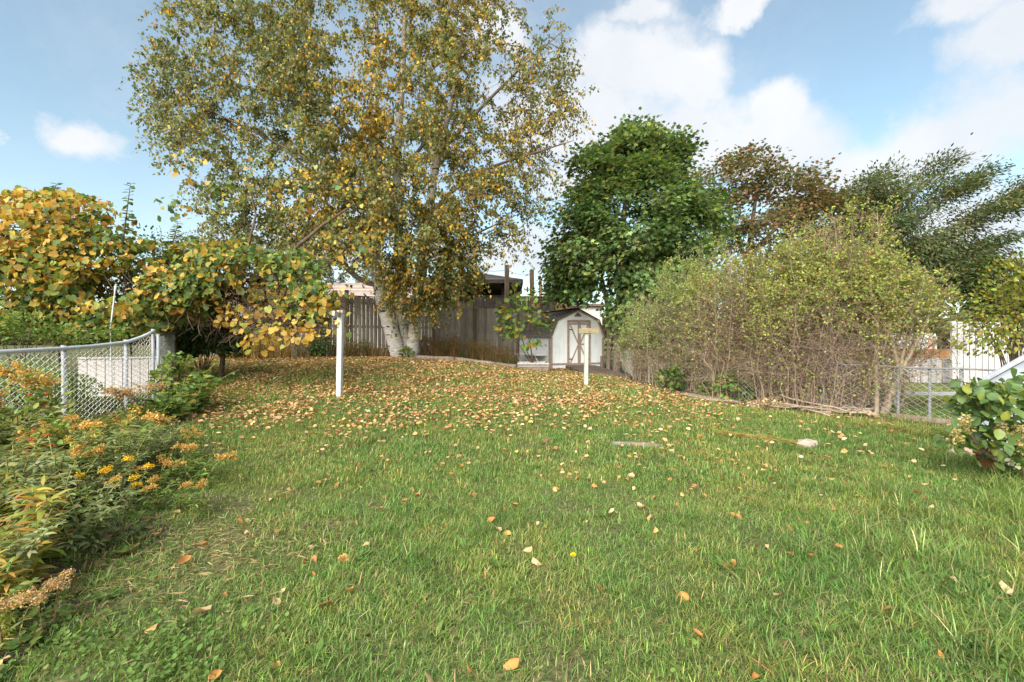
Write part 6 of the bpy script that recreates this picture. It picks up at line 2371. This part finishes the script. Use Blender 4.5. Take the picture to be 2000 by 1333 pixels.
def build_border():
    rng = np.random.default_rng(300)
    plume = dict(kind='plume', n=11, m=30, len=.15, fuzz=.010, s=.014, pal=PLUME, name='plume', p=.5)
    seed_ = dict(kind='plume', n=14, m=30, len=.24, fuzz=.016, s=.018, pal=SEEDY, name='seed_head')
    flat = dict(kind='flat', m=130, r=.055, s=.019, pal=FLOW, name='flower_head')
    kinds = {
        'gold': [herb(310 + i, .74, 4, 190, .100, 'lance', GOLD_LEAF, .26, plume, .5, 1.7) for i in range(4)],
        'goldlow': [herb(320 + i, .52, 4, 130, .11, 'lance', GOLD_LEAF, .30, plume, .9, 1.2) for i in range(3)],
        'mug': [herb(330 + i, .52, 7, 420, .080, 'lance', MUG_LEAF, .30, None, .4, 1.8) for i in range(4)],
        'yellow': [herb(340 + i, .78, 3, 130, .19, 'lance', YELL_LEAF, .26, None, .7, 1.25) for i in range(3)],
        'olive': [herb(350 + i, .62, 6, 300, .095, 'lance', OLIVE_LEAF, .34, None, .5, 2.2, RSTEM) for i in range(4)],
        'seed': [herb(360 + i, .74, 3, 70, .10, 'lance', OLIVE_LEAF, .28, seed_, .9, 1.2, RSTEM) for i in range(2)],
        'tansy': [herb(370 + i, .60, 3, 130, .10, 'lance', MUG_LEAF, .22, flat, .2, 1.6) for i in range(2)],
        'ferny': [herb(390 + i, .80, 3, 260, .135, 'lance', [(3, (0.36, 0.40, 0.11)), (3, (0.24, 0.32, 0.085)), (1.2, (0.50, 0.36, 0.11))], .22, dict(plume, n=5, p=.5), .35, 1.1) for i in range(2)],
        'bramble': [herb(380 + i, .62, 5, 110, .085, 'grape', LTG, .40, None, .8, 1.0) for i in range(2)],
    }

    def put(kind, name, label, cat, group, px, py, d=None, sc=1.0, v=None):
        """py: where the plant's top shows; d: its distance"""
        ms = kinds[kind]
        me = ms[rng.integers(len(ms)) if v is None else v]
        x = (px - 1000) * d / FPX
        z = CAMZ - (py - 666.5) * d / FPX
        H = max(.25, z - gzf(x, d))
        top = max(v_.co.z for v_ in me['foliage'].vertices)
        return plant_out(name, label, cat, group, me, x, d, H / top * sc, rng.uniform(0, 6.28))

    # plants that can be singled out: (kind, name, label, category, px, py of the top, distance)
    solo = [
        ('tansy', 'yellow_flower', 'tall plant with a bright yellow flat flower head, upper of the pair', 'flower', 258, 902, 3.9),
        ('tansy', 'yellow_flower', 'plant with a broad bright yellow flower head, lower of the pair', 'flower', 247, 932, 3.7),
        ('tansy', 'yellow_flower', 'small yellow flower head left of the two bright ones', 'flower', 186, 918, 3.9),
        ('gold', 'goldenrod', 'goldenrod with the biggest orange brown plume in the middle of the border', 'plant', 150, 862, 4.0),
        ('gold', 'goldenrod', 'goldenrod with a rusty plume standing against the mesh foot', 'plant', 215, 808, 5.4),
        ('gold', 'goldenrod', 'goldenrod plume against the wire mesh beside the near post', 'plant', 103, 705, 5.9),
        ('gold', 'goldenrod', 'goldenrod plume cut by the left edge against the mesh', 'plant', 4, 735, 5.2),
        ('gold', 'goldenrod', 'small rounded goldenrod plume in the left of the border', 'plant', 52, 832, 4.9),
        ('gold', 'goldenrod', 'flat topped goldenrod plume right of the small rounded one', 'plant', 90, 842, 4.7),
        ('gold', 'goldenrod', 'goldenrod with golden plume beside the flat topped one', 'plant', 115, 828, 4.8),
        ('goldlow', 'goldenrod', 'goldenrod with drooping plume nodding onto the lawn, lowest of the right side', 'plant', 392, 950, 3.75),
        ('goldlow', 'goldenrod', 'goldenrod with wide fading plume left of the lowest one', 'plant', 350, 948, 3.85),
        ('goldlow', 'goldenrod', 'goldenrod with round dense plume under the yellow flowers', 'plant', 312, 940, 3.85),
        ('goldlow', 'goldenrod', 'goldenrod plume halfway up the right margin of the border', 'plant', 385, 890, 4.4),
        ('goldlow', 'goldenrod', 'goldenrod plume above the halfway one on the right margin', 'plant', 395, 862, 4.8),
        ('goldlow', 'goldenrod', 'slender upright goldenrod plume inside the right margin', 'plant', 355, 866, 4.7),
        ('goldlow', 'goldenrod', 'pair of thin goldenrod plumes right of the yellow flowers', 'plant', 308, 902, 4.3),
        ('gold', 'goldenrod', 'goldenrod with pale plume at the top of the right margin', 'plant', 388, 832, 5.5),
        ('yellow', 'yellowed_herb', 'tall herb with long orange and yellow leaves at the lower left', 'plant', 55, 1000, 2.62),
        ('yellow', 'yellowed_herb', 'yellow green long leaved herb hanging over at the left edge', 'plant', 10, 1075, 2.35),
        ('yellow', 'yellowed_herb', 'olive yellow arching herb left of the dark gap', 'plant', 20, 922, 3.3),
        ('yellow', 'yellowed_herb', 'herb with drooping tan leaves below the big orange plume', 'plant', 110, 880, 4.1),
        ('seed', 'seeding_herb', 'herb with a fluffy pinkish seed plume bending over the lawn edge', 'plant', 95, 1150, 2.25),
        ('seed', 'seeding_herb', 'brown feathery seed head before the white mesh near the far post', 'plant', 262, 752, 6.9),
        ('seed', 'seeding_herb', 'fluffy seed head low in the lower left corner', 'plant', 20, 1215, 2.12),
        ('bramble', 'bramble', 'light green bramble sprawling at the far end of the border', 'bramble', 352, 742, 7.4),
        ('bramble', 'bramble', 'light green bramble in front of the mesh corner', 'bramble', 300, 765, 7.0),
        ('bramble', 'bramble', 'pale bramble shoot reaching over the lawn with leaf litter behind', 'bramble', 378, 722, 7.9),
        ('ferny', 'goldenrod', 'tall yellow green feathery goldenrod at the lower left edge', 'plant', 22, 1040, 2.5),
        ('ferny', 'goldenrod', 'yellow green goldenrod leaning over the bare patch at the lower left', 'plant', 70, 1090, 2.45),
        ('ferny', 'goldenrod', 'yellow green goldenrod cut by the lower left corner', 'plant', 8, 1170, 2.15),
        ('ferny', 'goldenrod', 'yellow green leafy stem standing before the dark gap in the border', 'plant', 45, 985, 2.9),
        ('ferny', 'goldenrod', 'feathery light green stem behind the biggest plume', 'plant', 175, 830, 4.3),
        ('ferny', 'goldenrod', 'feathery light green stem right of the biggest plume', 'plant', 205, 818, 4.6),
    ]
    for (k, nm, lb, ct, px, py, d) in solo:
        put(k, nm, lb, ct, None, px, py, d)
    # fill: the nearer rows low, the rows by the fence taller
    fills = []
    for d in np.arange(2.2, 8.0, .25):
        xr = float(left_lim(d)) - .12
        xl = max(-6.3, -1.16 * d)
        n = max(2, int((xr - xl) / .29))
        for i in range(n):
            x = xl + (xr - xl) * (i + rng.random()) / n
            y = d + rng.uniform(-.14, .14)
            px = 1000 + FPX * x / y
            if px < -90:
                continue
            fills.append((x, y, px))
    labels = {
        'gold': ('goldenrod', 'green goldenrod with fading orange plumes in the flower border', 'plant', 'goldenrods in the border'),
        'goldlow': ('goldenrod', 'short goldenrod with drooping orange plumes in the flower border', 'plant', 'goldenrods in the border'),
        'mug': ('mugwort', 'silvery green leafy mugwort plant in the flower border', 'plant', 'mugworts in the border'),
        'olive': ('leafy_herb', 'olive leaved bushy herb with reddish stems in the border', 'plant', 'leafy herbs in the border'),
        'yellow': ('yellowed_herb', 'yellowing long leaved herb among the border plants', 'plant', 'yellowed herbs in the border'),
    }
    for (x, y, px) in fills:
        edge = float(left_lim(y)) - x
        rel = rng.random()
        if y < 3.2:
            k = 'mug' if rel < .62 else 'olive' if rel < .85 else 'yellow'
        elif edge < .7 and y > 3.4:
            k = 'goldlow' if rel < .18 else 'mug' if rel < .72 else 'olive'
        else:
            k = 'gold' if rel < .08 else 'olive' if rel < .50 else 'mug' if rel < .88 else 'yellow'
        ms = kinds[k]
        me = ms[rng.integers(len(ms))]
        nm, lb, ct, gp = labels[k]
        # keep the wire mesh in sight: tops follow the outline of the planting in the photograph
        ptop = np.interp(px, [-60, 60, 130, 200, 280, 340, 400], [735, 740, 775, 805, 790, 785, 850]) + rng.uniform(0, 55)
        ptop = max(ptop, np.interp(y, [2.2, 3, 3.8, 5, 8], [1060, 915, 865, 790, 775]) + rng.uniform(-15, 45))
        z = CAMZ - (ptop - 666.5) * y / FPX
        H = np.clip(z - gzf(x, y), .18, .85) * np.interp(edge, [0, .5], [.7, 1])
        top = max(v_.co.z for v_ in me['foliage'].vertices)
        zx = 'at its lawn side' if edge < .7 else 'at its wire fence side' if x < -6.1 + .25 * max(0, 6 - y) or px < 60 else 'in its middle'
        zy = 'nearest the bottom left corner' if y < 2.9 else 'level with the yellow flowers' if y < 4.2 else 'level with the red berries' if y < 5.4 else 'near the first fence post' if y < 6.7 else 'near the far bramble'
        plant_out(nm, '%s of the border %s, %s' % ({'gold': 'tall goldenrod', 'goldlow': 'drooping goldenrod', 'mug': 'silvery green mugwort', 'olive': 'olive leaved herb', 'yellow': 'yellowing herb'}[k], zx, zy), ct, gp, me, x, y, H / top, rng.uniform(0, 6.28))
    # shrubs with red berries
    bm = noise_mat('red_berry', [(.3, (.42, .03, .02)), (.7, (.62, .07, .03))], 3, .35, spec=.5, bump_d=0)
    for i, (px, py, d, lb) in enumerate([(120, 822, 4.6, 'bushy plant carrying red berry clusters in the middle of the border'), (40, 790, 5.0, 'bushy plant with red berries before the mesh at the left'), (32, 950, 3.35, 'low plant with red berries above the long orange leaves'), (100, 752, 5.7, 'small plant with red berries against the near fence post')]):
        c = W(px, py, d)
        b = gpt(px, d)
        r = simple_bush('berry_shrub', lb, 'shrub', b, [(np.array([c[0], d, (b[2] + c[2]) / 2]), (.26, .22, max(.12, (c[2] - b[2]) / 2)))], 210, 400 + i, 'oval', .07, OLIVE_LEAF, 9)
        for q in range(5):
            o = c + np.array([rng.normal(0, .14), -.16 + rng.normal(0, .05), rng.uniform(-.26, .0)])
            m = 11
            P = o + rnd_dir(rng, m) * rng.random((m, 1)) ** .33 * [.028, .028, .016]
            bmh = bmesh.new()
            for p in P:
                bmesh.ops.create_icosphere(bmh, subdivisions=1, radius=.0075, matrix=Matrix.Translation(Vector(p - np.array(r.location))))
            me = bpy.data.meshes.new('berry_cluster')
            bmh.to_mesh(me)
            bmh.free()
            me.materials.append(bm)
            link('berry_cluster', me, r)
    # dry thatch on the worn patch beside the border
    n = 2600
    X, Y = rng.normal(-2.05, .5, n), rng.normal(3.05, .5, n)
    P = np.stack([X, Y, gz(X, Y) + rng.uniform(.004, .03, n)], -1)
    o = leaves('thatch', P, norm(rng.normal(0, 1, (n, 3)) * [1, 1, .18]), norm(rng.normal(0, .3, (n, 3)) + [0, 0, 1]), rng.uniform(.03, .09, n), palette(rng, n, [(3, (.42, .33, .21)), (2, (.32, .23, .14)), (1, (.24, .26, .10))], .2), 'lance', LEAF_DULL, None, width=.5)
    tag(o, 'dry thatch on the worn patch beside the flower border', 'thatch')
    # low ground cover filling the border floor
    n = 7000
    Y = np.sqrt(rng.uniform(1.8 ** 2, 8.6 ** 2, n))
    X = left_lim(Y) + .1 - rng.random(n) ** 1.2 * 3.2
    P = np.stack([X, Y, gz(X, Y) + rng.uniform(.02, .18, n) * np.clip((left_lim(Y) - X) / .8, .25, 1)], -1)
    o = leaves('ground_cover', P, norm(rng.normal(0, 1, (n, 3)) * [1, 1, .4]), norm(rng.normal(0, .4, (n, 3)) + [0, 0, 1]), rng.uniform(.04, .09, n), palette(rng, n, [(3, (.07, .12, .04)), (3, (.12, .17, .055)), (2, (.20, .15, .08)), (1, (.10, .08, .05))], .2), 'oval', LEAF, None)
    tag(o, 'low leafy ground cover under the border plants', 'ground cover')


build_border()


# ------------------------------------------------------------------ broad leaved weeds in the lawn
def build_lawn_weeds():
    rng = np.random.default_rng(500)
    variants = []
    for i in range(5):
        n = 12 if i < 3 else 46
        a = np.arange(n) * 2.4 + rng.normal(0, .2, n)
        ax = np.stack([np.cos(a), np.sin(a), rng.uniform(.25, .9, n)], -1)
        P = np.stack([.01 * np.cos(a), .01 * np.sin(a), .01 + 0 * a], -1)
        if i >= 3:
            P = rng.normal(0, .075, (n, 3)) * [1, 1, .22] + [0, 0, .04]
        V, F, k = leaf_geo(P, ax, np.tile([0, 0, 1.0], (n, 1)), rng.uniform(.05, .10, n) if i < 3 else rng.uniform(.011, .026, n), 'lance' if i < 3 else 'oval', 1.7 if i < 3 else 1.2)
        variants.append(np_mesh('lawn_weed', V, F, LEAF, np.repeat(palette(rng, n, [(3, (.105, .19, .05)), (2, (.15, .24, .07)), (1, (.18, .24, .10))], .15), k, 0)))
    marks = [(855, 1100, 0, 'dandelion rosette with upright leaves in the middle of the lawn'), (975, 1110, 1, 'pale dandelion rosette right of the upright one'), (905, 1075, 1, 'small dandelion rosette between the two larger ones'), (765, 1025, 3, 'low clover patch left of the small dandelion'),
             (205, 1175, 0, 'dark green rosette under the pinkish seed plume'), (480, 1205, 1, 'rosette right of the large tan leaf'), (620, 1290, 2, 'rosette near the bottom of the lawn'), (560, 1235, 3, 'clover patch above the bottom rosette'), (850, 1250, 2, 'grey green rosette low in the middle of the lawn'),
             (1330, 1310, 4, 'clover patch at the bottom right of the middle'), (1610, 1240, 1, 'pale rosette in the lower right lawn'), (1640, 1215, 4, 'small clover patch beside the pale rosette'), (1930, 1300, 3, 'leafy weed patch in the lower right corner'), (1570, 1270, 0, 'narrow rosette left of the pale one'),
             (300, 1150, 4, 'creeping weed on the bare patch by the border'), (250, 1065, 3, 'creeping weed at the mugwort foot'), (330, 1085, 4, 'small creeping weed below the drooping plume'), (430, 930, 3, 'weed patch at the right margin of the border'), (1000, 1180, 4, 'clover under the pair of rolled leaves'), (1180, 1010, 0, 'rosette among the upper lawn leaves'), (1420, 1115, 2, 'rosette left of the thick tussock'), (700, 1090, 1, 'faint rosette above the round seed head')]
    for (px, py, v, lb) in marks:
        q = G(px, py)
        plant_out('lawn_weed', lb, 'weed', 'weeds in the lawn', {'foliage': variants[v]}, q[0], q[1], rng.uniform(.85, 1.2), rng.uniform(0, 6))
    for i in range(30):
        px, py = rng.uniform(30, 420), rng.uniform(1180, 1333)
        if px > 150 + (py - 1180) * 1.2 + 160:
            continue
        q = G(px, py)
        plant_out('lawn_weed', 'creeping leafy weed in the bottom left corner, ' + ('lowest row' if py > 1290 else 'below the pinkish seed plume' if px < 180 else 'left of the big tan leaf' if px < 330 else 'under the big tan leaf'), 'weed', 'weeds in the lawn', {'foliage': variants[rng.integers(3, 5)]}, q[0], q[1], rng.uniform(.8, 1.3), rng.uniform(0, 6))
    # a dandelion in flower and a round pale seed head on a stalk
    for (px, py, h, r_, col, nm, lb, sq) in [(1118, 1106, .09, .018, (.80, .60, .02), 'dandelion_flower', 'single small yellow dandelion flower in the lawn', .5), (669, 1137, .15, .030, (.62, .43, .22), 'seed_head_plant', 'round pale tan seed head on a thin stalk in the near lawn', .9)]:
        q = G(px, py + 10)
        root = empty(nm, q, lb, 'flower')
        t = Tubes()
        t.add(np.array([(0, 0, 0), (.005, 0, h)]), .0025, 5)
        t.build('stem', GSTEM, root, world=False)
        m = 90
        d = rnd_dir(rng, m)
        d[:, 2] = np.abs(d[:, 2]) * sq
        leaves('flower_head', np.array([.005, 0, h]) + d * r_ * .5, d, rnd_dir(rng, m), np.full(m, r_ * .7), palette(rng, m, [(1, col)], .12), 'diamond', LEAF_DULL, root, kind=None, world=False)


build_lawn_weeds()
